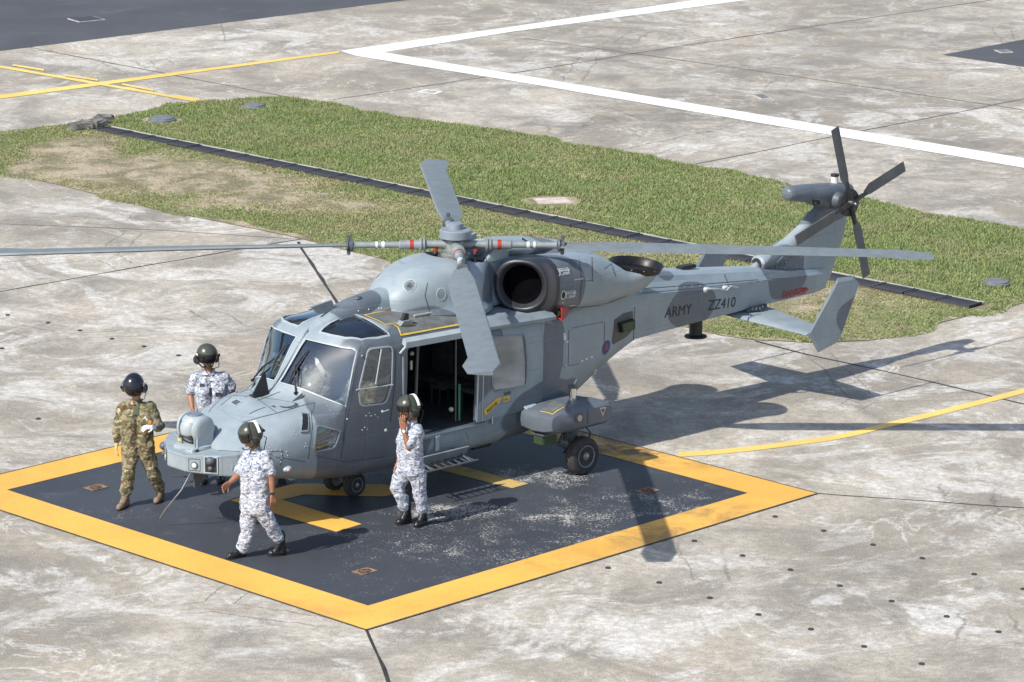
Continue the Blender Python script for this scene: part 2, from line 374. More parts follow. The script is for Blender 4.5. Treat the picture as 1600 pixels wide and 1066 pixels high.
mconc = concrete('apron_concrete')
mesh_obj('ground', [(-400, -60, 0), (400, -60, 0), (400, 700, 0), (-400, 700, 0)], [(0, 1, 2, 3)], mconc, None, False)['kind'] = 'structure'
masph = painted('dark_asphalt', (.075, .080, .092), (.15, .15, .155), .5, .8, rough=.85)
sheet('asphalt_taxiway', [(-2300, 330), (0, 80), (655, -2), (900, -36), (2000, -180), (2000, -420), (-2300, -420)], .004, masph)
sheet('asphalt_patch', [(1472, 86), (1600, 62), (2000, -12), (2300, 180), (1600, 105)], .004, masph)
mwhite = painted('white_line_paint', (.80, .80, .78), (.55, .53, .50), .35, 1.2)
sheet('painted_white_line', [(530, 80), (800, 42), (1110, -3), (1700, -90), (1700, -70), (1185, -2), (800, 50), (592, 83.5)], .006, mwhite)
sheet('painted_white_line', [(533, 81), (585, 80), (800, 116), (1600, 248), (2000, 313), (2000, 331), (1600, 263), (800, 127), (556, 88)], .010, mwhite)
myel = painted('yellow_line_paint', (.78, .56, .16), (.45, .40, .33), .45, 2.0)
def band(pts, w0, w1=None):                        # px polyline widened on the image, as ground polygon
    a = []; b = []; n = len(pts); w1 = w1 or w0
    for i, (x, y) in enumerate(pts):
        ww = (w0+(w1-w0)*i/(n-1))/2; a.append((x, y-ww)); b.append((x, y+ww))
    return a+b[::-1]
sheet('painted_yellow_line', band([(-900, 274), (0, 152), (530, 82)], 9, 3.2), .008, myel)
sheet('painted_yellow_line', band([(-700, -17), (0, 105), (325, 161.5)], 3.2, 3.6), .012, myel)
for q in (((20, 104), (69, 112)), ((101, 120), (153, 127.5)), ((191, 134), (240, 143.5)), ((273, 151.5), (326, 161))): sheet('painted_yellow_dash', band([(x, y-1.3) for x, y in q], 2.6, 2.8), .016, myel)
sheet('painted_yellow_line', band([(1060, 711), (1119, 707), (1170, 702), (1224, 695), (1294, 686), (1340, 677), (1381, 666), (1469, 645), (1540, 627), (1600, 611), (2000, 500)], 7.5, 8), .006, myel)
mwh2 = painted('white_marker_paint', (.75, .75, .73), (.5, .48, .45), .4, 3)
def ringsheet(name, cx, cy, a, b, k, z, m):        # square outline marker
    o = [(cx-a, cy), (cx-a*.3, cy-b), (cx+a, cy-b*.2), (cx+a*.35, cy+b)]; i = [(cx+(x-cx)*k, cy+(y-cy)*k) for x, y in o]
    P = [G(*p) for p in o+i]; ob = mesh_obj(name, [(p.x, p.y, z) for p in P], [(j, (j+1) % 4, 4+(j+1) % 4, 4+j) for j in range(4)], m, None, False); ob['kind'] = 'structure'
ringsheet('painted_square_marker', 672, 144, 21, 4, .62, .006, mwh2)
mjoint = mat('joint_sealant', (.035, .034, .034), .9, var=.4, scale=3)
mjl = mat('joint_old_sealant', (.12, .11, .10), .9, var=.4, scale=3)
def joint(pts, wm, m=None, z=.003, jit=.012):
    P = [G(*p) for p in pts]; q = []
    for i in range(len(P)-1):
        k = max(1, int((P[i+1]-P[i]).length/.5)); q += [P[i].lerp(P[i+1], j/k) for j in range(k)]
    q.append(P[-1]); L = []
    for i, p in enumerate(q):
        t = (q[min(i+1, len(q)-1)]-q[max(i-1, 0)]).normalized(); s = V((-t.y, t.x, 0)); ww = wm*random.uniform(.6, 1.25)/2; e = s*random.uniform(-jit, jit)
        L += [p-s*ww+e, p+s*ww+e]
    o = mesh_obj('pavement_joint', [(p.x, p.y, z) for p in L], [(2*i, 2*i+1, 2*i+3, 2*i+2) for i in range(len(q)-1)], m or mjoint, None, False)
    o['kind'] = 'structure'
joint([(572, 980), (608, 1066), (640, 1140)], .045); joint([(1270, 771), (1600, 794), (2000, 822)], .03); joint([(-600, 560), (0, 456), (236, 414), (450, 377), (475, 373)], .04)
joint([(465, 378), (527, 472), (640, 640)], .06); joint([(1180, 533), (1263, 555), (1386, 581), (1530, 615), (1600, 632), (2000, 733)], .045)
joint([(-300, 8), (50, 75), (200, 104), (450, 152), (480, 157)], .05, mjl, .0035); joint([(520, 156), (750, 122), (850, 107), (1000, 82), (1300, 37), (1550, 0), (1800, -38)], .06, mjl, .0025)
joint([(1085, 257), (1310, 212), (1500, 175), (1700, 134)], .05, mjl, .0035); joint([(0, 350), (250, 360), (450, 373)], .02, mjl, .0045); joint([(820, 60), (1210, 115), (1600, 172), (1900, 216)], .04, mjl, .0045)
joint([(0, 350), (-900, 310)], .02, mjl, .0045); joint([(940, 610), (1060, 760), (1200, 935), (1420, 1210)], .0, mjl, -.01) if 0 else None

# landing pad: square, blue-black with a yellow border
C0 = G(572, 985); e1 = V((math.cos(.7971), math.sin(.7971), 0)); n1 = V((-e1.y, e1.x, 0)); SP, WB = 8.3, .645
A0 = G(1276, 772); SP = (A0-C0).length; e1 = (A0-C0).normalized(); n1 = V((-e1.y, e1.x, 0))
def PD(a, b): return C0+e1*a+n1*b
g1, g2, g3, g4 = G(760, 790), G(900, 808), G(840, 735), G(560, 745)
padm = painted('pad_blue_black_paint', (.048, .054, .066), (.105, .108, .115), .55, 1.6, spa=1, rough=.6,
               areas=[((G(700, 800).x, G(700, 800).y), (1.1, .55), 1.0), ((g2.x, g2.y), (1.0, .75), .85), ((G(850, 745).x, G(850, 745).y), (1.3, .8), .75), ((G(770, 850).x, G(770, 850).y), (3.0, 2.2), .5), ((G(1000, 790).x, G(1000, 790).y), (1.8, 1.2), .6), ((G(300, 810).x, G(300, 810).y), (2.5, 1.2), .25), ((g4.x, g4.y), (1.6, .9), .5)])
pady = painted('pad_yellow_border_paint', (.78, .43, .085), (.42, .33, .20), .4, 1.5, rough=.7, dirt=(((985, 692), (1.3, 1.3), .95), ((940, 690), (1.2, 1.2), 1), ((1010, 835), (1.2, .8), .55), ((1120, 805), (1.0, .7), .5), ((880, 880), (1, .7), .3), ((520, 950), (1, .5), .2), ((1060, 722), (.8, .5), .5)), areas=[((G(1000, 830).x, G(1000, 830).y), (2.5, 1.6), .35), ((G(980, 695).x, G(980, 695).y), (1.6, 1.4), .4)])
def dirt_yellow():
    return painted('pad_worn_yellow_paint', (.52, .36, .12), (.12, .11, .10), .9, 2.4, rough=.8)
sheet('landing_pad', [PD(0.0, 0.0), PD(SP, 0.0), PD(SP, SP), PD(0.0, SP)], .0065, padm, world=True)
for q in ([PD(0, 0), PD(SP, 0), PD(SP-WB, WB), PD(WB, WB)], [PD(0, SP), PD(0, 0), PD(WB, WB), PD(WB, SP-WB)],
          [PD(SP, SP), PD(0, SP), PD(WB, SP-WB), PD(SP-WB, SP-WB)]): sheet('pad_border', q, .0105, pady, world=True)
sheet('pad_border', [PD(SP, 0), PD(SP, SP), PD(SP-WB, SP-WB), PD(SP-WB, WB)], .0105, pady, world=True)
sheet('pad_marking', [(360, 783), (460, 757), (600, 758), (640, 768), (600, 777), (545, 776), (475, 774), (440, 782), (565, 820), (525, 832)], .0105, pady)
sheet('pad_marking', [(600, 700), (640, 690), (700, 724), (825, 757), (800, 764), (690, 736)], .0105, dirt_yellow())
# thin dark edge of the pad
me_ = mat('pad_edge_dirt', (.09, .08, .06), .95, var=.3)
for a, b in (((0, 0), (SP, 0)), ((0, SP), (0, 0)), ((SP, 0), (SP, SP)), ((SP, SP), (0, SP))):
    p, q = PD(*a), PD(*b); t = (q-p).normalized(); s = V((-t.y, t.x, 0))*.022; s = s if (p+s-PD(SP/2, SP/2)).length > (p-s-PD(SP/2, SP/2)).length else -s
    sheet('pad_edge', [p+s*-.3, q+s*-.3, q+s, p+s], .0125, me_, world=True)

# grass verge
GP = [(-900, 120), (-400, 205), (0, 208), (70, 198), (125, 193), (135, 203), (160, 207), (163, 196), (175, 186), (230, 172), (330, 158), (440, 154), (500, 160), (600, 178), (740, 200), (800, 208), (960, 238), (1100, 262), (1230, 290), (1400, 325), (1500, 345), (1600, 360), (1900, 405), (1900, 400), (1800, 425),
      (1600, 474), (1530, 490), (1469, 505), (1412, 525), (1355, 533), (1272, 536), (1180, 532), (1127, 525), (1097, 518), (600, 406), (450, 369), (311, 341), (240, 327), (161, 307), (86, 288), (0, 271), (-500, 190)]
GP[0:2] = [(-520, 175), (-300, 222)]
GW = [G(*p) for p in GP]
def soil():
    b = NB('soil_under_grass'); co = b.n('ShaderNodeTexCoord').outputs['Object']
    n = b.noise(co, 1.3, 8, .7, .5); f = b.noise(co, 20, 6, .7); c = b.mix(b.ramp(n, .40, .60), (.24, .215, .12), (.56, .46, .33)); c = b.mix(b.ramp(f, .35, .65, .5, 0), c, (.10, .09, .05))
    c = b.mix(b.ramp(b.noise(co, 5, 5, .7), .62, .75, 0, .7), c, (.45, .38, .28))
    b.col(c); b.b.inputs['Roughness'].default_value = 1; b.bump(b.math('ADD', n, f), .8, .05); MATS['soil'] = b.m; return b.m
sheet('grass_verge_soil', [tuple(p) for p in GW], .012, soil(), world=True)
def bare_mask(X, Y):                               # 0 grass .. 1 bare soil
    m = np.zeros_like(X)
    for (px, py), (rx, ry), k in (((115, 240), (1.0, 1.4), .9), ((170, 262), (1.6, 1.3), 1.0), ((250, 275), (2.0, 1.5), 1.0), ((330, 290), (2.0, 1.3), .95), ((420, 310), (1.8, .9), .8), ((500, 322), (1.4, .7), .7), ((40, 262), (.35, 1.0), .8), ((150, 225), (.5, 1.0), .6), ((1075, 475), (.8, 1.2), .6), ((1250, 470), (1.6, 1.2), .45), ((860, 316), (.5, .5), .9), ((960, 400), (2, 1.2), .4), ((700, 215), (0.6, .5), .0)):
        g = G(px, py); m = np.maximum(m, k*np.clip(1.35-np.hypot((X-g.x)/rx, (Y-g.y)/ry), 0, 1))
    return m
def vnoise(X, Y, s, seed):                         # smooth value noise
    r = np.random.default_rng(seed).random((256, 256)); x = X*s+500; y = Y*s+500; xi = np.floor(x).astype(int); yi = np.floor(y).astype(int); fx = x-xi; fy = y-yi; fx = fx*fx*(3-2*fx); fy = fy*fy*(3-2*fy)
    g = lambda a, b: r[a % 256, b % 256]
    return g(xi, yi)*(1-fx)*(1-fy)+g(xi+1, yi)*fx*(1-fy)+g(xi, yi+1)*(1-fx)*fy+g(xi+1, yi+1)*fx*fy
def grass():
    xs = np.array([p.x for p in GW]); ys = np.array([p.y for p in GW]); x0, x1 = max(xs.min(), -13), min(xs.max(), 12); y0, y1 = ys.min(), ys.max()
    N = int((x1-x0)*(y1-y0)*1100); X = rng.uniform(x0, x1, N); Y = rng.uniform(y0, y1, N); ins = np.zeros(N, bool); n = len(GW); j = n-1
    ex = (vnoise(X, Y, 1.7, 3)-.5)*.35; ey = (vnoise(X, Y, 1.7, 5)-.5)*.5
    for i in range(n):
        a = (ys[i] > Y+ey) != (ys[j] > Y+ey); t = (xs[j]-xs[i])*(Y+ey-ys[i])/(ys[j]-ys[i]+1e-12)+xs[i]; ins ^= (a & (X+ex < t)); j = i
    # keep the drain clear
    D0 = G(160, 204); D1 = G(1525, 481); dd = np.array([D1.x-D0.x, D1.y-D0.y]); L = np.hypot(*dd); dd /= L; al = (X-D0.x)*dd[0]+(Y-D0.y)*dd[1]; ac = (X-D0.x)*-dd[1]+(Y-D0.y)*dd[0]
    ins &= ~((al > -.5) & (al < L+.2) & (ac > -.20) & (ac < .29))
    for px, py, r in ((253, 189, .42), (397, 169, .3), (864, 315, .5)):
        g = G(px, py); ins &= np.hypot(X-g.x, (Y-g.y)) > r
    nz = .5*vnoise(X, Y, .9, 7)+.3*vnoise(X, Y, 2.3, 8)+.2*vnoise(X, Y, 6, 9)
    bm_ = bare_mask(X, Y); keep = rng.random(N) > np.clip((bm_*1.45+(nz-.5)*1.8), 0, .95); keep &= rng.random(N) > np.clip((.42-nz)*2, 0, .4); ins &= keep
    X = X[ins]; Y = Y[ins]; nz = nz[ins]; bmk = bm_[ins]; n = len(X)
    up = ((-(X-D0.x)*dd[1]+(Y-D0.y)*dd[0]) > 0)
    tall = (.024+.028*vnoise(X, Y, .7, 11)+.035*vnoise(X, Y, 3, 12)*up)*(1-.5*bmk)
    vv = []; cc = []
    dry = np.clip(.10+1.1*(vnoise(X, Y, 1.1, 21)*.6+vnoise(X, Y, 4, 22)*.4-.45)+.55*bmk+.12*(~up), 0, 1)
    for k in range(3):
        a = rng.uniform(0, 2*PI, n); h = tall*rng.uniform(.6, 1.4, n); wdt = rng.uniform(.012, .022, n); le = rng.uniform(.1, .9, n)*h; a2 = rng.uniform(0, 2*PI, n); jx = rng.normal(0, .02, n); jy = rng.normal(0, .02, n)
        bx, by = X+jx, Y+jy
        v = np.stack([np.stack([bx-np.cos(a)*wdt, by-np.sin(a)*wdt, np.full(n, .01)], 1), np.stack([bx+np.cos(a)*wdt, by+np.sin(a)*wdt, np.full(n, .01)], 1), np.stack([bx+np.cos(a2)*le, by+np.sin(a2)*le, h], 1)], 1)
        vv.append(v); t = np.clip(dry+rng.normal(0, .2, n), 0, 1)[:, None]; g = rng.random(n)[:, None]
        col = (np.array([.22, .285, .105])*(1-g)+np.array([.34, .41, .165])*g)*(1-t)+np.array([.46, .40, .24])*t; cc.append(col)
    vv = np.concatenate(vv); cc = np.concatenate(cc); T = len(vv); me = bpy.data.meshes.new('grass'); me.vertices.add(T*3); me.loops.add(T*3); me.polygons.add(T)
    me.vertices.foreach_set('co', vv.reshape(-1).astype('f')); me.loops.foreach_set('vertex_index', np.arange(T*3, dtype='i')); me.polygons.foreach_set('loop_start', np.arange(0, T*3, 3, dtype='i')); me.polygons.foreach_set('loop_total', np.full(T, 3, 'i'))
    at = me.color_attributes.new('blade', 'FLOAT_COLOR', 'POINT'); a4 = np.ones((T, 3, 4), 'f'); a4[:, :, :3] = cc[:, None, :]; at.data.foreach_set('color', a4.reshape(-1)); me.update()
    b = NB('grass_blade'); at = b.n('ShaderNodeAttribute', attribute_name='blade'); b.col(at.outputs['Color']); b.b.inputs['Roughness'].default_value = .6; b.b.inputs['Specular IOR Level'].default_value = .3
    tl = b.n('ShaderNodeBsdfTranslucent'); b.L(at.outputs['Color'], tl.inputs[0]); ms = b.n('ShaderNodeMixShader', i_0=.35); b.L(b.b.outputs[0], ms.inputs[1]); b.L(tl.outputs[0], ms.inputs[2])
    out = [q for q in b.t.nodes if q.type == 'OUTPUT_MATERIAL'][0]; b.L(ms.outputs[0], out.inputs[0])
    me.materials.append(b.m); o = bpy.data.objects.new('grass', me); C.objects.link(o); o['kind'] = 'stuff'; o['label'] = 'short patchy green grass growing on the verge between the aprons'; o['category'] = 'grass'; print('grass tris', T)
grass()
# drain with gratings
D0 = G(160, 204); D1 = G(1525, 481); DL = (D1-D0).length; da = math.atan2(D1.y-D0.y, D1.x-D0.x)
dr = empty('drain', (D0.x, D0.y, 0), da); tag(dr, 'long straight drain covered with dark metal gratings across the grass verge', 'drain')
dr.scale = (1, .60, 1)
mgrate = mat('grating_metal', (.050, .052, .060), .6, .3, var=.35, scale=1.2); mrust = mat('grating_rust', (.09, .062, .05), .8, var=.4, scale=4); mkerb = mat('drain_kerb_concrete', (.42, .39, .34), .9, var=.25, scale=1.5, bump=.4)
k_ = MB(); n_ = 40
for i in range(n_):
    a, b = DL*i/n_, DL*(i+1)/n_-.01; k_.box(((a+b)/2, .36+random.uniform(-.012, .012), .02), (b-a, .13+random.uniform(-.03, .03), .07))
k_.obj('concrete_kerb', mkerb, dr, False)
MB().box((DL/2, -.305, .012), (DL, .05, .04)).box((DL/2, .295, .012), (DL, .03, .045)).obj('edge_rail', mrust, dr, False)
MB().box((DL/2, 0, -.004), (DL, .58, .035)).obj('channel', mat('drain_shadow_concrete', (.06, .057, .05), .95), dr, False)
NG = 32; gl_ = DL/NG
gm = MB()
for i in range(13): gm.box((gl_/2, -.27+.045*i, .045), (gl_-.05, .022, .022))
gm.box((.03, 0, .05), (.04, .58, .03)).box((gl_-.03, 0, .05), (.04, .58, .03)).box((gl_/2, 0, .04), (.02, .56, .02))
g0 = gm.obj('grating', mgrate, dr, False); g0.location = (0, 0, 0)
for i in range(1, NG):
    q = g0.copy(); C.objects.link(q); q.location = (gl_*i, random.uniform(-.012, .012), random.uniform(-.006, .008)); q.rotation_euler.z = random.uniform(-.006, .006)
# broken concrete at the head of the drain
rb = MB()
for i in range(46):
    t = random.random(); p = G(112+58*t, 200-12*t*t+random.uniform(-3, 6)); a = random.uniform(.05, .17); rb.box((p.x, p.y, a*.3), (a*random.uniform(1, 2), a*1.3, a*.8), Matrix.Rotation(random.uniform(0, 3), 3, 'Z') @ Matrix.Rotation(random.uniform(-.5, .5), 3, 'X'), .01)
o = rb.obj('broken_concrete', mat('broken_concrete_grey', (.15, .143, .13), .95, var=.5, scale=5, bump=.8), None, False); tag(o, 'heap of broken grey concrete rubble at the head of the grass drain', 'rubble', kind='stuff')
# manhole covers and small fittings
mcov = mat('cover_grey', (.17, .185, .20), .7, .2, var=.2)
def cover(px, py, r, label):
    g = G(px, py); e = empty('manhole_cover', (g.x, g.y, .0)); tag(e, label, 'manhole cover')
    MB().lathe((0, 0, 0), (0, 0, 1), [(0, r*1.15), (.05, r*1.15), (.06, r*1.1)], 20).obj('cover_frame', mcov, e); MB().lathe((0, 0, .045), (0, 0, 1), [(0, r), (.035, r), (.04, r*.95)], 20).obj('cover_lid', mcov, e)
cover(253, 189.5, .24, 'round grey manhole cover in the grass nearest the drain head'); cover(397, 169.5, .2, 'small grey manhole cover near the top edge of the grass')
cover(1557, 446, .2, 'small grey manhole cover in the grass near the right edge of the photo')
def flatcover(px, py, w_, d_, rz, label, m, name='inspection_cover', cat='inspection cover'):
    g = G(px, py); e = empty(name, (g.x, g.y, 0), rz); tag(e, label, cat)
    MB().box((0, 0, .009), (w_+.08, d_+.08, .018)).obj('cover_frame', mkerb, e, False); MB().box((0, 0, .016), (w_, d_, .022), bev=.004).obj('cover_lid', m, e, False)
flatcover(864, 315, .55, .42, .2, 'pale concrete slab lying in the grass above the helicopter', mat('pale_slab', (.52, .44, .38), .9, var=.2, scale=4), 'concrete_slab', 'slab')
flatcover(135, 31, .6, .5, .6, 'dark square inspection cover in the asphalt at top left', mat('black_cover', (.04, .042, .05), .5)); flatcover(1191, 152, .18, .4, .3, 'small blue grey cover on the apron beyond the white line', mcov); flatcover(1568, 81, .22, .3, .3, 'small grey cover on the apron left of the dark asphalt patch', mcov)
cover(1567, 82, .001, 'x') if 0 else None
# tie-down fittings: rusty recessed ones on the pad, small dark ones on the apron
mru = mat('rusty_recess', (.22, .13, .08), .85, var=.4, scale=14); mdk = mat('dark_recess', (.055, .050, .046), .8)
for px, py, lab in ((150, 763, 'rusty recessed tie-down fitting on the pad beside the man in brown camouflage'), (1012, 768, 'rusty recessed tie-down fitting on the pad right of the main wheel'), (570, 894, 'rusty recessed tie-down fitting near the front corner of the pad')):
    g = G(px, py); e = empty('tie_down_fitting', (g.x, g.y, .0), .8); tag(e, lab, 'tie-down fitting', 'tie-down fittings on the pad')
    MB().box((0, 0, .012), (.26, .2, .008)).obj('plate', mru, e, False); MB().lathe((0, 0, .0165), (0, 0, 1), [(0, .085), (.002, .085)], 16).obj('recess', mdk, e, False); MB().tube([(.05*math.cos(t*PI/5), .05*math.sin(t*PI/5), .025) for t in range(9)], .009, 6).obj('ring', mru, e)
an = [(1211, 808), (1287, 830), (1364, 852), (1441, 873), (1522, 898), (1599, 921), (1085, 846), (1160, 869), (1235, 891), (1312, 916), (1393, 940), (1479, 964), (1560, 988), (950, 888), (1030, 911), (1109, 935), (1185, 961), (1267, 984), (1350, 1011), (1440, 1038), (75, 505), (125, 517), (175, 530), (225, 542), (279, 556), (12, 493), (60, 655), (3, 545)]
proto = None
for i, (px, py) in enumerate(an):
    g = G(px, py)
    if proto is None:
        proto = empty('tie_down_anchor', (g.x, g.y, 0)); MB().lathe((0, 0, .002), (0, 0, 1), [(0, .04), (.003, .038), (.004, .02)], 14).obj('cup', mdk, proto); MB().tube([(.03*math.cos(t*PI/5), .03*math.sin(t*PI/5), .010) for t in range(10)], .005, 5).obj('ring', mdk, proto); e = proto; ch = list(proto.children)
    else:
        e = proto.copy(); C.objects.link(e); e.location = (g.x, g.y, 0)
        for c_ in ch: d_ = c_.copy(); C.objects.link(d_); d_.parent = e
    if i < 20: tag(e, 'small dark tie-down anchor in the dotted rows on the apron right of the pad', 'tie-down anchor', 'tie-down anchors in the apron right of the pad')
    else: tag(e, 'small dark tie-down anchor in the dotted row on the apron left of the cockpit', 'tie-down anchor', 'tie-down anchors in the apron left of the cockpit')

# ================================================================== HELICOPTER (x forward, y to port, z up; nose wheels at the origin)
H = empty('military_helicopter', (NX, NY, 0), PHI)
tag(H, 'grey camouflaged army helicopter with open cabin door parked on the dark landing pad', 'helicopter')
mp_ = paint()
mblk = mat('matt_black', (.016, .017, .019), .55, var=.2); mrub = mat('tyre_rubber', (.042, .040, .039), .85, var=.3, scale=20, bump=.3); mseam = mat('panel_seam', (.055, .063, .072), .7)
mlg = mat('light_grey_paint', (.36, .41, .44), .45, var=.08); mmg = mat('mid_grey_paint', (.20, .235, .26), .5, var=.12); mdg = mat('dark_grey_paint', (.085, .098, .115), .5, var=.15)
mwalk = mat('walkway_grit', (.135, .14, .14), .95, var=.25, scale=7, bump=.7); mylw = mat('yellow_stencil', (.70, .47, .07), .7, var=.12); mwhi = mat('white_stencil', (.62, .64, .65), .7); mred = mat('red_stencil', (.34, .035, .04), .6)
mredp = mat('red_paint', (.36, .03, .022), .45, var=.1); mchr = mat('oleo_chrome', (.72, .73, .74), .18, 1, var=.03); msteel = mat('bare_steel', (.42, .43, .44), .35, .9, var=.15); mletter = mat('letter_black', (.025, .025, .028), .6)
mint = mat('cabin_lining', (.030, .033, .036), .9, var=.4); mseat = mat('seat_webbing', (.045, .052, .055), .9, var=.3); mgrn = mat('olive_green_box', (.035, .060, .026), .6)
gwin = glass('windscreen_glass', (.60, .70, .80), .02, .02, .12); gtint = glass('tinted_glass', (.10, .12, .16), .1, .04, .03); gside = glass('side_window_glass', (.62, .60, .55), .25, .03, .10)

Rw = [  # half girths, bottom centre -> top centre
 [(2.42, 0, .80), (2.42, .28, .80), (2.42, .50, .81), (2.42, .60, .84), (2.42, .64, .88), (2.42, .655, .92), (2.42, .655, .97), (2.42, .63, 1.03), (2.42, .50, 1.085), (2.42, .27, 1.12), (2.42, 0, 1.13)],
 [(2.28, 0, .76), (2.28, .30, .76), (2.28, .54, .78), (2.28, .65, .82), (2.28, .69, .87), (2.28, .71, .93), (2.28, .71, 1.0), (2.28, .68, 1.08), (2.28, .56, 1.17), (2.28, .30, 1.24), (2.28, 0, 1.26)],
 [(2.0, 0, .69), (2.0, .3, .69), (2.0, .56, .71), (2.0, .70, .76), (2.0, .77, .84), (2.0, .79, .93), (2.0, .785, 1.03), (2.0, .75, 1.14), (2.0, .63, 1.27), (2.0, .35, 1.39), (2.0, 0, 1.43)],
 [(1.6, 0, .60), (1.6, .3, .60), (1.6, .58, .63), (1.6, .75, .70), (1.6, .83, .80), (1.6, .86, .94), (1.6, .86, 1.09), (1.6, .825, 1.25), (1.6, .70, 1.40), (1.6, .38, 1.53), (1.6, 0, 1.57)],
 [(.95, 0, .48), (.95, .32, .48), (.95, .62, .51), (.95, .80, .61), (.94, .885, .76), (.93, .915, .95), (.92, .92, 1.14), (.90, .90, 1.34), (.86, .84, 1.49), (1.13, .42, 1.605), (1.21, 0, 1.65)],
 [(.52, 0, .43), (.52, .33, .43), (.52, .63, .46), (.52, .82, .57), (.51, .905, .75), (.50, .93, 1.0), (.49, .935, 1.4), (.48, .915, 1.98), (.53, .845, 2.20), (.63, .44, 2.275), (.67, 0, 2.295)],
 [(.15, 0, .42), (.15, .34, .42), (.15, .65, .45), (.15, .84, .56), (.15, .92, .74), (.15, .94, 1.0), (.15, .94, 1.45), (.15, .915, 2.07), (.15, .81, 2.31), (.13, .44, 2.42), (.12, 0, 2.45)],
 [(-.3, 0, .42), (-.3, .36, .42), (-.3, .68, .45), (-.3, .87, .56), (-.3, .935, .74), (-.3, .94, 1.0), (-.3, .94, 1.45), (-.3, .915, 2.10), (-.3, .80, 2.32), (-.3, .44, 2.42), (-.3, 0, 2.45)],
 [(-1.5, 0, .42), (-1.5, .38, .42), (-1.5, .70, .46), (-1.5, .88, .56), (-1.5, .945, .72), (-1.5, .94, 1.0), (-1.5, .94, 1.45), (-1.5, .905, 2.02), (-1.5, .80, 2.225), (-1.5, .44, 2.33), (-1.5, 0, 2.36)],
 [(-2.6, 0, .43), (-2.6, .38, .43), (-2.6, .66, .49), (-2.6, .83, .60), (-2.6, .91, .76), (-2.6, .925, 1.0), (-2.6, .925, 1.45), (-2.6, .885, 1.97), (-2.6, .79, 2.12), (-2.6, .44, 2.18), (-2.6, 0, 2.20)],
 [(-3.2, 0, .58), (-3.2, .33, .58), (-3.2, .58, .63), (-3.2, .72, .74), (-3.2, .80, .90), (-3.2, .84, 1.1), (-3.2, .855, 1.48), (-3.2, .83, 1.96), (-3.2, .73, 2.13), (-3.2, .42, 2.24), (-3.2, 0, 2.28)],
 [(-3.85, 0, .88), (-3.85, .28, .88), (-3.85, .50, .91), (-3.85, .60, 1.0), (-3.85, .66, 1.14), (-3.85, .70, 1.32), (-3.85, .715, 1.58), (-3.85, .69, 1.98), (-3.85, .60, 2.20), (-3.85, .35, 2.34), (-3.85, 0, 2.40)],
 [(-4.45, 0, 1.15), (-4.45, .24, 1.15), (-4.45, .43, 1.17), (-4.45, .49, 1.23), (-4.45, .53, 1.35), (-4.45, .555, 1.48), (-4.45, .565, 1.7), (-4.45, .53, 2.0), (-4.45, .44, 2.15), (-4.45, .25, 2.29), (-4.45, 0, 2.34)],
 [(-5.0, 0, 1.34), (-5.0, .2, 1.34), (-5.0, .375, 1.35), (-5.0, .395, 1.39), (-5.0, .41, 1.5), (-5.0, .42, 1.62), (-5.0, .425, 1.8), (-5.0, .41, 2.0), (-5.0, .30, 2.13), (-5.0, .18, 2.22), (-5.0, 0, 2.26)]]
full = loft_half(Rw, 4, 3); fb = loft_mb(full); SF = Surf(fb)
fus = fb.obj('fuselage', mp_, H, True, 40)
# cavity: cockpit and cabin
cav = []
for r in Rw[3:10]:
    q = []
    for (x, y, z) in r:
        zc = 1.3; q.append((x, y*.95, max(.84, z-.07 if z > zc else z)))
    cav.append(q)
cav[0] = [(1.42, y*.88, max(.84, min(z-.09, 1.40))) for x, y, z in cav[0]]
cav[1] = [(x-.04 if i > 7 else x, y*(.96 if 6 < i < 9 else 1), z-(.03 if 6 < i < 9 else 0)) for i, (x, y, z) in enumerate(cav[1])]
cav[-1] = [(-2.5, y, z) for x, y, z in cav[-1]]
cb = loft_mb(loft_half(cav, 4, 3)); cavo = cb.obj('cavity', mint, H)
def prism_obj(loop, n, d=.35):
    mb = MB(); mb.prism([V(p)-V(n)*d for p in loop], V(n)*d*2); return mb
def mir(loop): return [V((p.x, -p.y, p.z)) for p in loop][::-1]
WS = SF.outline([(438, 597), (478, 531), (507, 538), (536, 544.5), (551, 546), (556.5, 550), (539.5, 634), (512, 623), (475, 608)])
EB = SF.outline([(501, 519.2), (516, 506), (535, 497), (555, 492), (575, 501), (594, 512.5), (603, 518.5), (607, 524), (588, 527.5), (565, 530.4), (540, 527.8), (518, 523.5)])
SW = SF.outline([(575, 546.5), (612, 542), (611, 600), (603, 628.5), (563.5, 634), (561.5, 608)])
CH = SF.outline([(494.5, 665), (529, 673.5), (530, 679), (522.5, 699.5), (493.5, 705), (491.5, 700)])
def DX(x, z, y=.94): return V((x, y, z))
DO = [DX(-.24, .90), DX(-.30, 2.06), DX(-.36, 2.13), DX(-2.42, 2.06), DX(-2.42, .90)]
cut = MB(); NSW = V((0, 1, 0))
loops = {}
for nm, L_, nn in (('ws', WS, None), ('eb', EB, None), ('sw', round_loop(SW, .07), NSW), ('ch', round_loop(CH, .06), NSW), ('do', DO, NSW)):
    c_, n_, a_, b_ = basis(L_, nn)
    if n_.y < 0 and nn is None or n_.z < -.1: n_ = -n_
    loops[nm] = (L_, n_)
cutters = []
for nm in ('ws', 'eb', 'sw', 'ch', 'do'):
    L_, n_ = loops[nm]
    for s_ in (1, -1):
        if nm == 'do' and s_ < 0: continue
        l2 = L_ if s_ > 0 else mir(L_); n2 = n_ if s_ > 0 else V((n_.x, -n_.y, n_.z)); d_ = {'ws': .10, 'eb': .14, 'sw': .16, 'ch': .3, 'do': .2}[nm]
        cutters.append(prism_obj(l2, n2, d_).obj('cutter', mint, H, False))
print('before', len(fus.data.polygons), [len(c.data.polygons) for c in [cavo]+cutters])
def mvol(me):
    bm = bmesh.new(); bm.from_mesh(me); v = bm.calc_volume(); bm.free(); return v
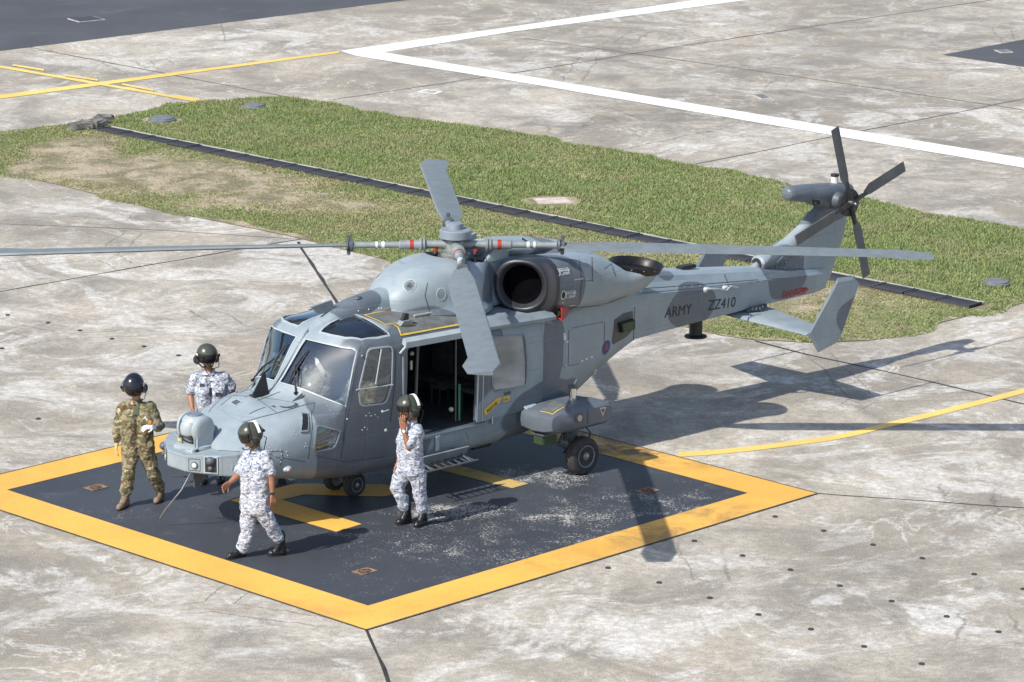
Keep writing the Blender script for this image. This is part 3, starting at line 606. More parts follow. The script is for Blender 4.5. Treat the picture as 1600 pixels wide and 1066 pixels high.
for cobj in [cavo]+cutters:
    v0 = mvol(fus.data); vc = mvol(cobj.data); keep = fus.data.copy(); ok = False
    for sv, self_ in (('EXACT', False), ('EXACT', True), ('FAST', False)):
        md = fus.modifiers.new('b', 'BOOLEAN'); md.operation = 'DIFFERENCE'; md.solver = sv; md.object = cobj
        if sv == 'EXACT': md.use_self = self_
        modded(fus); v1 = mvol(fus.data); dx = max(v.co.x for v in fus.data.vertices)-min(v.co.x for v in fus.data.vertices) if len(fus.data.vertices) else 0
        if dx > 7.3 and v1 > v0-abs(vc)*1.05-.01 and len(fus.data.polygons) != len(keep.polygons): ok = True; break
        print('cut failed', sv, v0, v1, vc, dx); fus.data = keep.copy()
    print('cut', cobj.name, ok, round(v0, 3), round(v1, 3), round(vc, 3))
for cobj in [cavo]+cutters: bpy.data.objects.remove(cobj)
fus.data.polygons.foreach_set('use_smooth', [True]*len(fus.data.polygons)); fus.data.set_sharp_from_angle(angle=math.radians(32))
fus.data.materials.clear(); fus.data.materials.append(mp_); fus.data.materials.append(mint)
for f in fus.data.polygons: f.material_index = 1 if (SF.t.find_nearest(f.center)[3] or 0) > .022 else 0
print('fus mats', [m.name for m in fus.data.materials], len(fus.data.polygons))
def both(name, mb, m, parent=None, smooth=True):
    a = mb.obj(name, m, parent or H, smooth); b = mb.mirror().obj(name, m, parent or H, smooth); return a, b
def cpart(name, loop, m, hole=None, n=None, off=.004, thick=0, sp=.07, sides=2, smooth=True, parent=None, surf=None):
    mb = conform(surf or SF, loop, n, hole, off, thick, sp, outward=V((.2, 1, .3)))
    if sides == 2: return both(name, mb, m, parent, smooth)
    return mb.obj(name, m, parent or H, smooth)
def grow(loop, d): return shrink(loop, -d)
def grow(loop, d):
    c = sum((V(p) for p in loop), V())/len(loop); return [V(p)+(V(p)-c).normalized()*d for p in loop]
# glazing and frames
for nm, gl_m, fr, w_, nn in (('windscreen', gwin, mlg, .022, None), ('roof_window', gtint, mlg, .03, None)):
    L_ = {'windscreen': WS, 'roof_window': EB}[nm]
    pa = cpart(nm, L_, gl_m, off=-.012, n=loops['ws' if nm == 'windscreen' else 'eb'][1], sp=.09)
    cpart('window_frame', grow(L_, w_), fr, hole=L_, off=.010, thick=.03, n=loops['ws' if nm == 'windscreen' else 'eb'][1], sp=.06)
SWr, CHr = round_loop(SW, .07), round_loop(CH, .06)
for nm, L_, fr in (('side_window', SWr, mlg), ('chin_window', CHr, mmg)):
    cpart(nm, L_, gside, off=-.012, n=NSW, sp=.09); cpart('window_frame', grow(L_, .022), fr, hole=L_, off=.008, thick=.025, n=NSW, sp=.06)
# sliding pane bars of the door window
b1 = [SF.hitpx(*q) for q in ((595, 545), (586, 600))]; b2 = [SF.hitpx(*q) for q in ((556, 609), (613, 601))]
m_ = MB()
m_.tube([p+V((0, .012, 0)) for p in b1], .009, 6); m_.tube([p+V((0, .014, 0)) for p in b2], .010, 6); both('window_bar', m_, mlg)
# centre post strip
m_ = MB(); 
ps = [SF.hitpx(*q) for q in ((428, 604), (452, 565), (477, 522), (492, 502))]
m_.tube([p+V((0, 0, .012)) for p in ps if p], .012, 6); m_.obj('windscreen_post', mmg, H)

# central duct from windscreen top to the transmission cowling
dr_ = []
for x, hw, zt, zb in ((.66, .05, 2.30, 2.25), (.5, .12, 2.40, 2.30), (.25, .17, 2.52, 2.36), (-.1, .20, 2.62, 2.40), (-.5, .215, 2.67, 2.42), (-.85, .22, 2.69, 2.42), (-1.1, .2, 2.66, 2.42)):
    ring = [(x, 0, zb)]
    for k in range(9):
        a = PI/2*k/8; ring.append((x, hw*math.cos(a)**.8, zb+(zt-zb)*math.sin(a)**.8))
    dr_.append(ring)
db = loft_mb(loft_half(dr_, 3, 2)); db.obj('air_duct', mp_, H); SD = Surf(db)
# transmission cowling
cw = []
def crow(x, hw, zt, zs, zb=2.22, e=.62): 
    ring = [(x, 0, zb)]; ring.append((x, hw*1.12, zb))
    for k in range(9):
        a = PI/2*k/8; ring.append((x, hw*(math.cos(a)**e), zs+(zt-zs)*(math.sin(a)**e)))
    return ring
for a in ((-.56, .10, 2.50, 2.42, 2.40), (-.66, .30, 2.66, 2.42, 2.38), (-.85, .42, 2.80, 2.42, 2.34), (-1.15, .53, 2.93, 2.42, 2.3), (-1.5, .60, 2.985, 2.42, 2.26), (-1.9, .59, 2.98, 2.42, 2.26), (-2.15, .47, 2.975, 2.42, 2.25), (-2.4, .30, 2.97, 2.40, 2.24), (-3.0, .30, 2.93, 2.40, 2.22), (-3.6, .56, 2.88, 2.36, 2.18), (-4.2, .50, 2.72, 2.30, 2.15), (-4.7, .38, 2.48, 2.22, 2.1), (-5.1, .25, 2.27, 2.15, 2.08)): cw.append(crow(*a))
cwb = loft_mb(loft_half(cw, 4, 2)); SC = Surf(cwb); cwo = cwb.obj('transmission_cowling', mp_, H, True, 45)
# recess around the mast
k_ = MB().lathe((-1.97, 0, 2.80), (0, 0, 1), [(0, .40), (.5, .46)], 32).obj('cutter', mblk, H); md = cwo.modifiers.new('b', 'BOOLEAN'); md.operation = 'DIFFERENCE'; md.object = k_; modded(cwo); bpy.data.objects.remove(k_)
cwo.data.polygons.foreach_set('use_smooth', [True]*len(cwo.data.polygons)); cwo.data.set_sharp_from_angle(angle=math.radians(38))
MB().lathe((-1.97, 0, 2.795), (0, 0, 1), [(0, .395), (.02, .395)], 28).obj('mast_well', mblk, H)
def nearp(surf, pxs): return [p for p in (surf.hitpx(*q) for q in pxs) if p]
# engine nacelles, intakes, exhausts
def nring(c, hw, hh, t, e=.75, n=28):
    c = V(c); v = V((math.sin(t), 0, math.cos(t))); u = V((0, 1, 0)); out = []
    for k in range(n):
        a = 2*PI*k/n; ca, sa = math.cos(a), math.sin(a); out.append(c+u*hw*math.copysign(abs(ca)**e, ca)+v*hh*math.copysign(abs(sa)**e, sa))
    return out
def nac(spec, sub=3):
    A = interp([np.array([*c, hw, hh, t, e]) for c, hw, hh, t, e in spec], sub); return [nring(a[:3], a[3], a[4], a[5], a[6]) for a in A]
ny = .62
nb = MB(); nb.rings(nac([((-2.92, ny, 2.50), .385, .385, 0, .72), ((-3.3, ny, 2.47), .385, .39, 0, .74), ((-3.7, ny+.01, 2.44), .37, .385, .05, .8), ((-4.05, ny+.02, 2.40), .345, .36, .25, .9), ((-4.32, ny+.05, 2.38), .33, .35, .62, 1.0), ((-4.52, ny+.08, 2.40), .325, .345, 1.1, 1.0), ((-4.64, ny+.10, 2.46), .325, .345, 1.42, 1.0)]), True)
both('engine_nacelle', nb, mp_); SN = Surf(nb)
def yring(c, r, yaw, e, hh=None, n=28):
    c = V(c); y = math.radians(yaw); u = V((-math.sin(y), math.cos(y), 0)); out = []
    for k in range(n):
        a = 2*PI*k/n; ca, sa = math.cos(a), math.sin(a); out.append(c+u*r*math.copysign(abs(ca)**e, ca)+V((0, 0, 1))*(hh or r)*math.copysign(abs(sa)**e, sa))
    return out
nI = V((math.cos(.6), math.sin(.6), 0)); cI = V((-2.60, ny+.0, 2.53))
isp = [np.array([-2.94, ny, 2.50, .39, 0, .72, .39]), np.array([-2.80, ny+.005, 2.50, .395, 12, .74, .392]), np.array([-2.68, ny+.005, 2.50, .395, 26, .80, .385]), np.array([*(cI), .372, 34, .82, .362]), np.array([*(cI+nI*.03), .345, 34, .86, .335]), np.array([*(cI+nI*.02), .318, 34, .92, .308]), np.array([*(cI-nI*.05), .272, 34, 1, .268])]
ib = MB(); ib.rings([yring(q[:3], q[3], q[4], q[5], q[6]) for q in interp(isp, 3)], False)
idb = MB(); idb.rings([yring(cI-nI*d, r, 34, 1, r+.008) for d, r in ((.05, .268), (.12, .235), (.20, .21))], False); idb.add(yring(cI-nI*.20, .212, 34, 1, .22), [tuple(range(28))]); both('intake_duct', idb, mat('duct_shade_black', (.004, .004, .005), 1, spec=.0))  # near-black colour stands in for the shade deep inside the intake
mlip = mat('intake_lip_black', (.030, .033, .040), .38, var=.15)
both('air_intake', ib, mlip)
ex = MB(); T = 1.45
ax_ = V((-.08, .10, .99)).normalized(); ec = V((-4.65, ny+.10, 2.475))
def ering(c, r):
    u = V((0, 1, 0)); u = (u-ax_*u.dot(ax_)).normalized(); v = ax_.cross(u); return [c+u*r*math.cos(2*PI*k/28)+v*r*1.08*math.sin(2*PI*k/28) for k in range(28)]
ex.rings([ering(ec-ax_*.02, .333), ering(ec+ax_*.03, .345), ering(ec+ax_*.075, .372), ering(ec+ax_*.080, .358), ering(ec+ax_*.03, .315), ering(ec-ax_*.06, .29)], True)
both('exhaust_pipe', ex, mat('exhaust_black', (.022, .021, .023), .4, .5, var=.3, scale=9))
m_ = MB()
for k in range(14):
    a = PI*2*k/14; p = ering(ec+ax_*.055, .364)[int(28*k/14) % 28]; m_.ball(p, .009, 5, 4)
a_, b_ = both('exhaust_bolt', m_, msteel); a_['kind'] = b_['kind'] = 'stuff'
# panel seams on nacelle, scoop, handles, labels
def seam(surf, pxs, w_=.008, m=None, name='panel_seam', off=.006, sides=2, n=None):
    P = nearp(surf, pxs)
    if len(P) < 2: return
    nn = n or V((HR(*pxs[0])[1]))*-1
    mb = strip(surf, P, w_, off, nn); 
    return both(name, mb, m or mseam) if sides == 2 else mb.obj(name, m or mseam, H)
seam(SN, [(905, 400), (909, 440), (905, 485)]); seam(SN, [(880, 483), (940, 478), (980, 462)])
seam(SN, [(909, 440), (927, 438)]); seam(SN, [(945, 420), (955, 412), (962, 432)]); seam(SN, [(903, 385), (925, 396), (926, 440)])
seam(SN, [(897, 437.5), (911, 435.5)], .014, msteel, 'grab_handle', .012); seam(SN, [(889, 478), (899, 477)], .010, msteel, 'grab_handle', .012)
def label_nh(px, py, hole_m):
    p = SN.hitpx(px, py)
    if not p: return
    f = V((-1, 0, -.06)).normalized(); u = V((0, -.15, 1)).normalized()
    for s_ in (1,):
        mb = MB(); n = f.cross(u); n = n if n.y > 0 else -n
        lp = [p+f*a+u*b for a, b in ((.05, -.045), (.22, -.045), (.22, .045), (.05, .045))]
        o1 = conform(SN, lp, n, [V(q)+(sum((V(r) for r in lp), V())/4-V(q)).normalized()*.013 for q in lp], .004, 0, .04, V((0, 1, 0))).obj('label_border', mwhi, H)
        circ = [p+f*.048*math.cos(a)+u*.062*math.sin(a) for a in [2*PI*k/14 for k in range(14)]]; inn = [p+f*.036*math.cos(a)+u*.05*math.sin(a) for a in [2*PI*k/14 for k in range(14)]]
        conform(SN, circ, n, inn, .006, 0, .03, V((0, 1, 0))).obj('label_ring', mwhi, H); conform(SN, inn, n, None, .005, 0, .03, V((0, 1, 0))).obj('hand_hold', hole_m, H)
        text_mb('NO HAND', .036, p+f*.062+u*.004, f, u, SN, .008, .0015).obj('lettering', mwhi, H, False); text_mb('HOLD', .036, p+f*.10-u*.034, f, u, SN, .008, .0015).obj('lettering', mwhi, H, False)
label_nh(866.5, 425.5, mwalk); label_nh(880, 461.5, mblk)
# red scoop under the intake
p = HP(866, 481, 1, .93); sc = MB(); 
for s_ in (1,):
    c0 = V((-3.06, .93, 2.15)); sc.rings([[c0+V((.07*k, .02*k, -.0*k))+V((0, a*.055*q, b*.085*q)) for a, b in ((-1, -1), (1, -1), (1, .6), (.5, 1), (-.5, 1), (-1, .6))] for k, q in ((-1.8, .55), (0, 1), (1.2, 1.15), (1.2, .8), (0, .7))], True)
both('fuel_vent_scoop', sc, mredp)
dm = MB(); dm.lathe((-3.02, .93, 2.15), (1, .25, 0), [(0, .05), (.06, .05)], 10); both('vent_mouth', dm, mblk)
tri_ = nearp(SN, [(861, 471), (876, 472), (870, 487)])
text_mb('FILL', .03, V((-3.0, 1.0, 2.28)), V((-1, 0, 0)), V((0, 0, 1)), SN, .006, .001).obj('lettering', mylw, H, False)
# cowling louvres, window, scoop behind mast
def disc_on(surf, px, py, ru, rv, m, name, ridge=None, off=.004, u=None):
    p = surf.hitpx(px, py)
    if not p: return
    n = surf.t.ray_cast(*HR(px, py))[1]; n = n if n.y > -.2 else n; 
    if n.dot(HR(px, py)[1]) > 0: n = -n
    u = V((0, 0, 1)) if u is None else u; u = (u-n*u.dot(n)).normalized(); t = n.cross(u)
    lp = [p+t*ru*math.cos(a)+u*rv*math.sin(a) for a in [2*PI*k/18 for k in range(18)]]
    both(name, conform(surf, lp, n, None, off, 0, .05, n), m)
    both('louvre_frame', conform(surf, [p+(q-p)*1.16 for q in lp], n, lp, off+.003, .01, .05, n), mlg)
    if ridge:
        mb = MB()
        for k in range(-4, 5):
            ww = rv*math.sqrt(max(0, 1-(k/5)**2)); a = p+t*ru*k/5
            mb.tube([surf.drop(a-u*ww, n)+n*.007, surf.drop(a+u*ww, n)+n*.007], .005, 4)
        both('louvre_slat', mb, mlg)
disc_on(SC, 640, 446, .085, .075, mblk, 'louvre', True, u=V((.7, 0, .7))); disc_on(SC, 689.5, 460, .062, .075, mmg, 'oil_window')
seam(SC, [(668, 442), (664, 462), (672, 490), (676, 498)]); seam(SC, [(741, 455), (743, 480), (740, 494)])
hb = MB(); hb.rings([nring((x, 0, z), hw, hh, 0, .9, 20) for x, z, hw, hh in ((-2.36, 2.94, .10, .06), (-2.45, 2.96, .22, .12), (-2.8, 2.93, .30, .13), (-3.3, 2.88, .34, .11), (-3.9, 2.78, .3, .08))], True); hb.obj('rotor_fairing', mp_, H)
sm = MB(); sm.prism([(-3.05, .12, 2.98), (-3.05, .34, 2.93), (-3.05, .34, 3.01), (-3.05, .12, 3.06)], (-.28, 0, -.06)); sm.obj('roof_scoop', mp_, H, False); MB().prism([(-3.047, .14, 2.985), (-3.047, .32, 2.945), (-3.047, .32, 3.0), (-3.047, .14, 3.045)], (-.02, 0, 0)).obj('scoop_mouth', mblk, H, False)
m_ = MB(); m_.tube([(-2.55, .22, 3.03), (-3.0, .18, 3.0)], .014, 6); m_.obj('hydraulic_pipe', mredp, H)
m_ = MB(); m_.prism([(-2.25, .25, 2.84), (-2.62, .3, 2.86), (-2.62, .3, 3.1), (-2.45, .26, 3.08)], (0, .04, 0)); both('mast_guard', m_, mp_)

# nose sensor housing
nh = [(2.80, -.18), (2.80, .18), (2.545, .56), (2.36, .69), (2.1, .76), (2.1, -.76), (2.36, -.69), (2.545, -.56)]
zb_ = {2.80: .862, 2.545: .835, 2.36: .82, 2.1: .81}; zt_ = {2.80: 1.075, 2.545: 1.10, 2.36: 1.115, 2.1: 1.12}
mb = MB(); n = len(nh); vs = [(x, y, zb_[x]) for x, y in nh]+[(x, y, zt_[x]) for x, y in nh]+[(x-.12 if x > 2.5 else x, y*.72, zb_[x]-.05) for x, y in nh]
mb.add(vs, [tuple(range(n, 2*n))]+[(i, (i+1) % n, n+(i+1) % n, n+i) for i in range(n)]+[(2*n+i, 2*n+(i+1) % n, (i+1) % n, i) for i in range(n)]+[tuple(range(2*n, 3*n))[::-1]])
ho = mb.obj('nose_sensor_housing', mp_, H, False); bv = ho.modifiers.new('b', 'BEVEL'); bv.width = .012; bv.segments = 2; bv.angle_limit = math.radians(20); modded(ho)
def on_facet(a, b, u, z0, z1):     # frame of reference on a vertical facet from a to b
    A, B = V((*a, 0)), V((*b, 0)); d = (B-A).normalized(); n = V((d.y, -d.x, 0)); n = n if n.x+n.y*.3 > 0 else -n; return A, d, n
A, d_, n_ = on_facet((2.80, .18), (2.545, .56), 0, 0, 0); Lf = .458
def facet(u0, u1, z0, z1, dn): return [A+d_*u0+n_*dn+V((0, 0, z0)), A+d_*u1+n_*dn+V((0, 0, z0)), A+d_*u1+n_*dn+V((0, 0, z1)), A+d_*u0+n_*dn+V((0, 0, z1))]
for s_ in (1, -1):
    q = MB(); q.prism(facet(.255, .44, .865, 1.085, .004), n_*.012); q2 = MB(); q2.prism(facet(.27, .425, .88, 1.07, .012), n_*.006); q3 = MB(); q3.ball(A+d_*.345+n_*.018+V((0, 0, 1.03)), (.062, .062, .055)); q3.ball(A+d_*.345+n_*.02+V((0, 0, .93)), .035)
    l1 = MB(); l1.lathe(A+d_*.125+n_*.002+V((0, 0, .955)), n_, [(0, .045), (.014, .045), (.016, .036)], 18); l2 = MB(); l2.lathe(A+d_*.125+n_*.017+V((0, 0, .955)), n_, [(0, .034), (.006, .03), (.01, .012)], 16)
    l3 = MB(); P = facet(.05, .20, .885, 1.035, .003)
    for i in range(4): l3.tube([P[i], P[(i+1) % 4]], .003, 4)
    for bb, nm, mm in ((q, 'sensor_frame', mlg), (q2, 'sensor_recess', mblk), (q3, 'sensor_ball', mdg), (l1, 'landing_lamp_rim', mdg), (l2, 'landing_lamp', mat('lamp_glass', (.75, .77, .78), .12, .3, var=.05)), (l3, 'panel_seam', mseam)):
        (bb if s_ > 0 else bb.mirror()).obj(nm, mm, H)
rv = MB()
for (a, b) in (((2.80, -.18), (2.80, .18)), ((2.80, .18), (2.545, .56)), ((2.545, .56), (2.12, .755))):
    A2, B2 = V((*a, 0)), V((*b, 0)); k = int((B2-A2).length/.045)
    for i in range(k+1):
        p = A2.lerp(B2, (i+.3)/(k+.6)); nn = V(((B2-A2).y, -(B2-A2).x, 0)).normalized(); nn = nn if nn.x+nn.y > 0 else -nn; t = (p.x-2.1)/.7
        for zz in (zb_[a[0]]*(1-i/k)+zb_.get(b[0], .81)*(i/k)+.022, 1.12-.045*t-.022-.01*t): rv.ball(p+nn*.001+V((0, 0, zz)), .0045, 4, 3)
o = rv.obj('rivets', mdg, H, False); o['kind'] = 'stuff'
# sensor turret
mtur = mat('turret_grey', (.33, .375, .40), .38, var=.05); tc_ = V((2.50, 0, 1.375))
MB().lathe((2.47, 0, 1.09), (0, 0, 1), [(0, .20), (.015, .235), (.05, .235), (.06, .20)], 28).obj('turret_base', mtur, H)
m_ = MB().box((2.55, 0, 1.10), (.28, .4, .05), bev=.01); 
m_.obj('turret_mount', mlg, H); MB().box((2.66, .10, 1.10), (.05, .08, .035)).box((2.66, -.05, 1.10), (.04, .05, .035)).box((2.62, .19, 1.10), (.04, .05, .035)).obj('connector', mblk, H, False)
MB().ball(tc_+V((.015, 0, -.01)), (.205, .165, .20), 32, 20).obj('turret_ball', mtur, H)
yk = MB()
for s_ in (1, -1):
    yk.lathe(tc_+V((-.02, s_*.145, .0)), (0, s_, 0), [(0, .19), (.03, .195), (.06, .175), (.075, .14), (.08, .10)], 26)
    yk.box(tc_+V((-.02, s_*.18, -.15)), (.34, .075, .25), bev=.03)
yk.lathe(tc_+V((-.01, 0, .10)), (0, 0, 1), [(0, .185), (.04, .17), (.075, .135), (.092, .10)], 28)
yk.obj('turret_yoke', mtur, H)
MB().lathe(tc_+V((0, 0, .188)), (0, 0, 1), [(0, .115), (.012, .11), (.015, .08)], 22).obj('turret_cap', mat('blue_grey_cap', (.16, .19, .24), .4), H)
MB().lathe(tc_+V((.06, .0, -.12)), (.55, .05, -.8), [(0, .155), (.065, .145), (.07, .12)], 24).obj('sensor_window', mblk, H)
m_ = MB()
for y in (-.05, 0, .05): m_.tube([tc_+V((.155, y, .045)), tc_+V((.17, y, .02)), tc_+V((.17, y, -.01))], .005, 5)
m_.obj('turret_rib', mmg, H); MB().box((2.672, -.10, 1.20), (.004, .05, .035)).obj('warning_label', mylw, H, False)
for o in [q for q in H.children if q.name.startswith(('turret_ball', 'turret_yoke', 'turret_cap', 'turret_rib', 'sensor_window'))]: o.scale = (.91, .91, .91); o.location = V((2.50, 0, 1.11))*.09
# pitot / wire cutter under the nose, nose blade antenna, small vent and fins
MB().tube([(2.60, .06, .80), (2.70, -.02, .56), (2.78, -.26, .26), (2.80, -.36, .12)], [.012, .012, .009, .007], 6).obj('pitot_probe', msteel, H)
MB().prism([(2.62, .10, .80), (2.40, .10, .80), (2.52, .10, .62), (2.60, .10, .60)], (0, .02, 0)).obj('wire_cutter', mdg, H, False); MB().tube([(2.62, .0, .72), (2.72, -.22, .70)], .008, 5).tube([(2.5, .1, .66), (2.62, -.12, .62)], .008, 5).obj('probe_strut', mblk, H)
mb = MB(); q = [(1.56, 0, 1.60), (1.30, 0, 1.615), (1.335, 0, 1.88), (1.36, 0, 1.885)]
mb.add([V(p)+V((0, s_*w2, 0)) for s_ in (-1, 1) for p, w2 in zip(q, (.01, .03, .006, .004))], [(0, 1, 2, 3), (7, 6, 5, 4), (0, 4, 5, 1), (1, 5, 6, 2), (2, 6, 7, 3), (3, 7, 4, 0)]); mb.box((1.43, 0, 1.60), (.26, .09, .02)); mb.obj('blade_antenna', mblk, H, False)
for (a, b, c2) in (((456, 627), (472, 622), (468, 612)),):
    P = nearp(SF, [a, b]); 
    if len(P) == 2: m_ = MB(); m_.prism([P[0], P[1], P[1]+V((0, 0, .07))], (0, .012, 0)); both('nose_vane', m_, mdg, None, False)
vp = nearp(SF, [(361, 629), (370, 624.5), (377, 628.5), (368, 634)]); 
conform(SF, vp, None, None, .004, 0, .05, V((0, 0, 1))).obj('nose_vent', mdg, H); conform(SF, grow(vp, .02), None, vp, .006, .01, .05, V((0, 0, 1))).obj('vent_rim', mlg, H)
for pxs in ([(345, 633), (365, 617), (390, 608), (405, 625), (433, 645.5)], [(433, 645.5), (478, 632), (492, 629)], [(378, 660), (410, 651), (433, 645.5)], [(330, 703), (375, 706)], [(402, 626), (438, 612)], [(430, 790/1.0-76), (478, 722)], [(486, 640), (488, 668), (482, 718)],
            [(492, 629), (488, 645)]): seam(SF, pxs, .007)
seam(SF, [(556, 552), (546, 600), (541, 640), (536, 690)], .009); seam(SF, [(619, 545), (617, 600), (610, 660)], .009); seam(SF, [(563, 541), (553, 596), (546, 640), (541, 668), (533, 716)], .007)
seam(SF, [(492, 712), (540, 722), (600, 714)], .006)
# ventilation grille on the nose side
gp = nearp(SF, [(471.5, 647), (480, 648), (480.5, 673), (470.5, 674)]); cpart('grille_panel', gp, mblk, off=.012); cpart('grille_frame', grow(gp, .022), mmg, hole=gp, off=.020, thick=.02)
m_ = MB()
for i in range(9):
    t = (i+.5)/9; a = gp[0].lerp(gp[3], t); b = gp[1].lerp(gp[2], t); m_.tube([a+V((.004, .016, 0)), b+V((.004, .016, 0))], .0045, 4)
both('grille_slat', m_, mmg)
# access panel with bolts, round lamp blister, fasteners
ap = nearp(SF, [(420, 705), (442, 704.5), (438, 728), (425, 729)])
seam(SF, [(421, 705.5), (442, 704.5), (440, 718), (438, 727)], .008)
bp_ = MB()
for q in ((424, 704.5), (431, 704), (438, 703.8), (440, 710), (439.5, 716), (438.6, 722), (424, 709), (448, 706), (449.5, 712), (401, 657), (396, 661), (460, 675), (463, 680), (458, 679), (478, 693), (476, 698), (480, 697), (577, 645), (580, 650), (586, 648), (590, 652), (572, 650), (570, 668), (574, 671), (566, 672), (419, 695), (421, 700), (416, 699)):
    p = SF.hitpx(*q)
    if p: bp_.ball(p, .010, 5, 4)
a_, b_ = both('fastener', bp_, mlg); a_['kind'] = b_['kind'] = 'stuff'
p = SF.hitpx(449, 733) or V((1.4, .6, .68)); m_ = MB().ball(p+V((0, .0, 0)), (.07, .055, .045), 14, 8); both('lamp_blister', m_, mlg); m_ = MB().ball(p+V((.02, .045, .0)), .022, 8, 6); both('lamp', m_, mat('amber_lamp', (.75, .40, .28), .3))
# door handles
for q, r_ in (((597, 643), .022), ((602.5, 672.5), .024), ((542, 655), .014), ((565.5, 556), .014)):
    p = SF.hitpx(*q)
    if p:
        m_ = MB().ball(p+V((0, .006, 0)), (r_, r_*.7, r_), 10, 6)
        if q[0] == 597: m_.tube([p+V((.02, .03, .0)), p+V((-.05, .035, .01)), p+V((-.09, .03, .01))], .008, 6)
        both('door_handle' if q[0] in (597, 602.5) else 'door_hinge', m_, mlg)
# eyebrow rivet lines
rv = MB(); Lr = grow(EB, .018)
for i in range(len(Lr)):
    a, b = Lr[i], Lr[(i+1) % len(Lr)]; k = max(1, int((b-a).length/.035))
    for j in range(k): p = SF.drop(a.lerp(b, j/k), loops['eb'][1]); rv.ball(p+loops['eb'][1]*.012, .0045, 4, 3)
for L_ in (grow(CHr, .035), grow(SWr, .0)):
    if L_ is None: continue
for i, a in enumerate(grow(CHr, .040)): rv.ball(SF.drop(a, NSW), .006, 4, 3)
a_, b_ = both('rivets', rv, mmg, None, False); a_['kind'] = b_['kind'] = 'stuff'
# wipers
def wiper(P, name='wiper'):
    pass
def wpx(q, off=.02):
    p = SF.hitpx(*q); return p+V((.6, .3, .6)).normalized()*off
e_ = MB(); e_.tube([wpx((463, 617), .02), wpx((461.5, 590), .04), wpx((463, 573), .045)], .011, 6).tube([wpx((467, 605), .02), wpx((467, 590), .04), wpx((465, 574), .045)], .005, 6); e_.tube([wpx((451, 598), .012), wpx((463, 573), .03), wpx((482, 546), .012)], [.010, .018, .009], 6).box(wpx((463, 615), .015), (.05, .03, .03)); e_.obj('wiper', mblk, H)
def wpx2(q, off): 
    return SF.hitpx(*q)+V((.6, -.3, .6)).normalized()*off
e_ = MB(); e_.tube([wpx2((391, 594), .02), wpx2((413, 577), .04), wpx2((431, 565), .045)], .011, 6).tube([wpx2((397, 590), .02), wpx2((433, 562), .045)], .005, 6); e_.tube([wpx2((423, 588), .012), wpx2((433, 565), .03), wpx2((449, 536), .012)], [.010, .018, .009], 6).box(wpx2((392, 593), .015), (.05, .03, .03)); e_.obj('wiper', mblk, H)
# duct vane at the top of the windscreen post
P = V((.36, 0, 2.50)); MB().prism([P+V((.08, -.02, 0)), P+V((-.2, -.02, .02)), P+V((-.14, -.02, .16)), P+V((.2, -.02, .12))], (0, .04, 0)).obj('wire_deflector', mmg, H, False)
for px, py in ((559.5, 466),):
    p = SD.hitpx(px, py)
    if p: MB().ball(p, (.06, .045, .03), 12, 6).obj('duct_antenna', mdg, H)
m_ = MB()
for q in ((560, 486), (576, 483.5), (592, 482), (596, 481.5)):
    p = SD.hitpx(*q) or SF.hitpx(*q)
    if p: m_.ball(p, .010, 5, 4)
m_.obj('fastener', mwhi, H)
seam(SF, [(480, 520), (492, 498), (506, 484)], .009, None, sides=1)
# roof walkway with yellow outline
wk = nearp(SF, [(569, 493.5), (600, 487.5), (650, 487), (741, 497), (748, 503), (690, 512), (626, 524.5), (618, 508), (602, 507.5)])
cpart('roof_walkway', wk, mwalk, off=.005, sp=.06, n=V((0, .3, 1)), sides=2)
def ypath(pxs, w_=.022): seam(SF, pxs, w_, mylw, 'yellow_outline', .009, 2, V((0, .45, 1)))
ypath([(569, 493.5), (586, 489.5), (620, 484.5)]); ypath([(569, 493.5), (602, 508), (613, 507), (621, 512), (626, 524.5), (660, 518.5), (700, 511), (733, 505)]); ypath([(615, 504.5), (628, 511), (645, 508), (640, 502.5)], .018)
m_ = MB(); p = SF.hitpx(631, 507); m_.prism([p+V((.10, -.05, 0)), p+V((-.10, -.05, 0)), p+V((-.06, -.03, .06)), p+V((.06, -.03, .06))], (0, .1, 0)); m_.obj('antenna_base', mmg, H, False)
p = p+V((0, 0, .06)); MB().prism([p+V((.05, -.02, 0)), p+V((-.06, -.02, 0)), p+V((-.06, -.02, .08)), p+V((-.0, -.02, .09))], (0, .05, 0)).obj('roof_antenna', mblk, H, False)
P = nearp(SF, [(647, 497), (700, 488)])
if len(P) == 2: MB().tube([P[0]+V((0, 0, .03)), P[1]+V((0, 0, .035))], .012, 6).obj('grab_rail', mat('pale_rail', (.5, .5, .42), .5), H)
p = SF.hitpx(743, 504); MB().ball(p, .03, 8, 6).tube([p, p+V((-.0, .05, .06))], .012, 6).obj('rail_bracket', mlg, H)
# door rails
m_ = MB(); m_.prism([(-.22, .90, 2.17), (-.22, .98, 2.12), (-.22, .985, 2.20), (-.22, .92, 2.245)], (-1.22, 0, -.03)); m_.obj('rain_gutter', mlg, H, False)
m_ = MB(); m_.prism([(-1.46, .86, 2.175), (-1.46, .99, 2.135), (-1.46, .99, 2.175), (-1.46, .87, 2.25)], (-1.44, 0, -.055)); m_.obj('door_rail', mmg, H, False)
m_ = MB().box((-.9, .945, .855), (1.5, .07, .05), bev=.01); m_.obj('door_sill', mmg, H)
MB().box((-.205, .945, 1.5), (.03, .03, 1.25), bev=.008).obj('door_jamb', mmg, H)
p = V((-.17, .95, 2.12)); MB().tube([p+V((.03, 0, -.06)), p+V((-.04, .03, .02))], .016, 6).obj('hinge_strut', mlg, H)
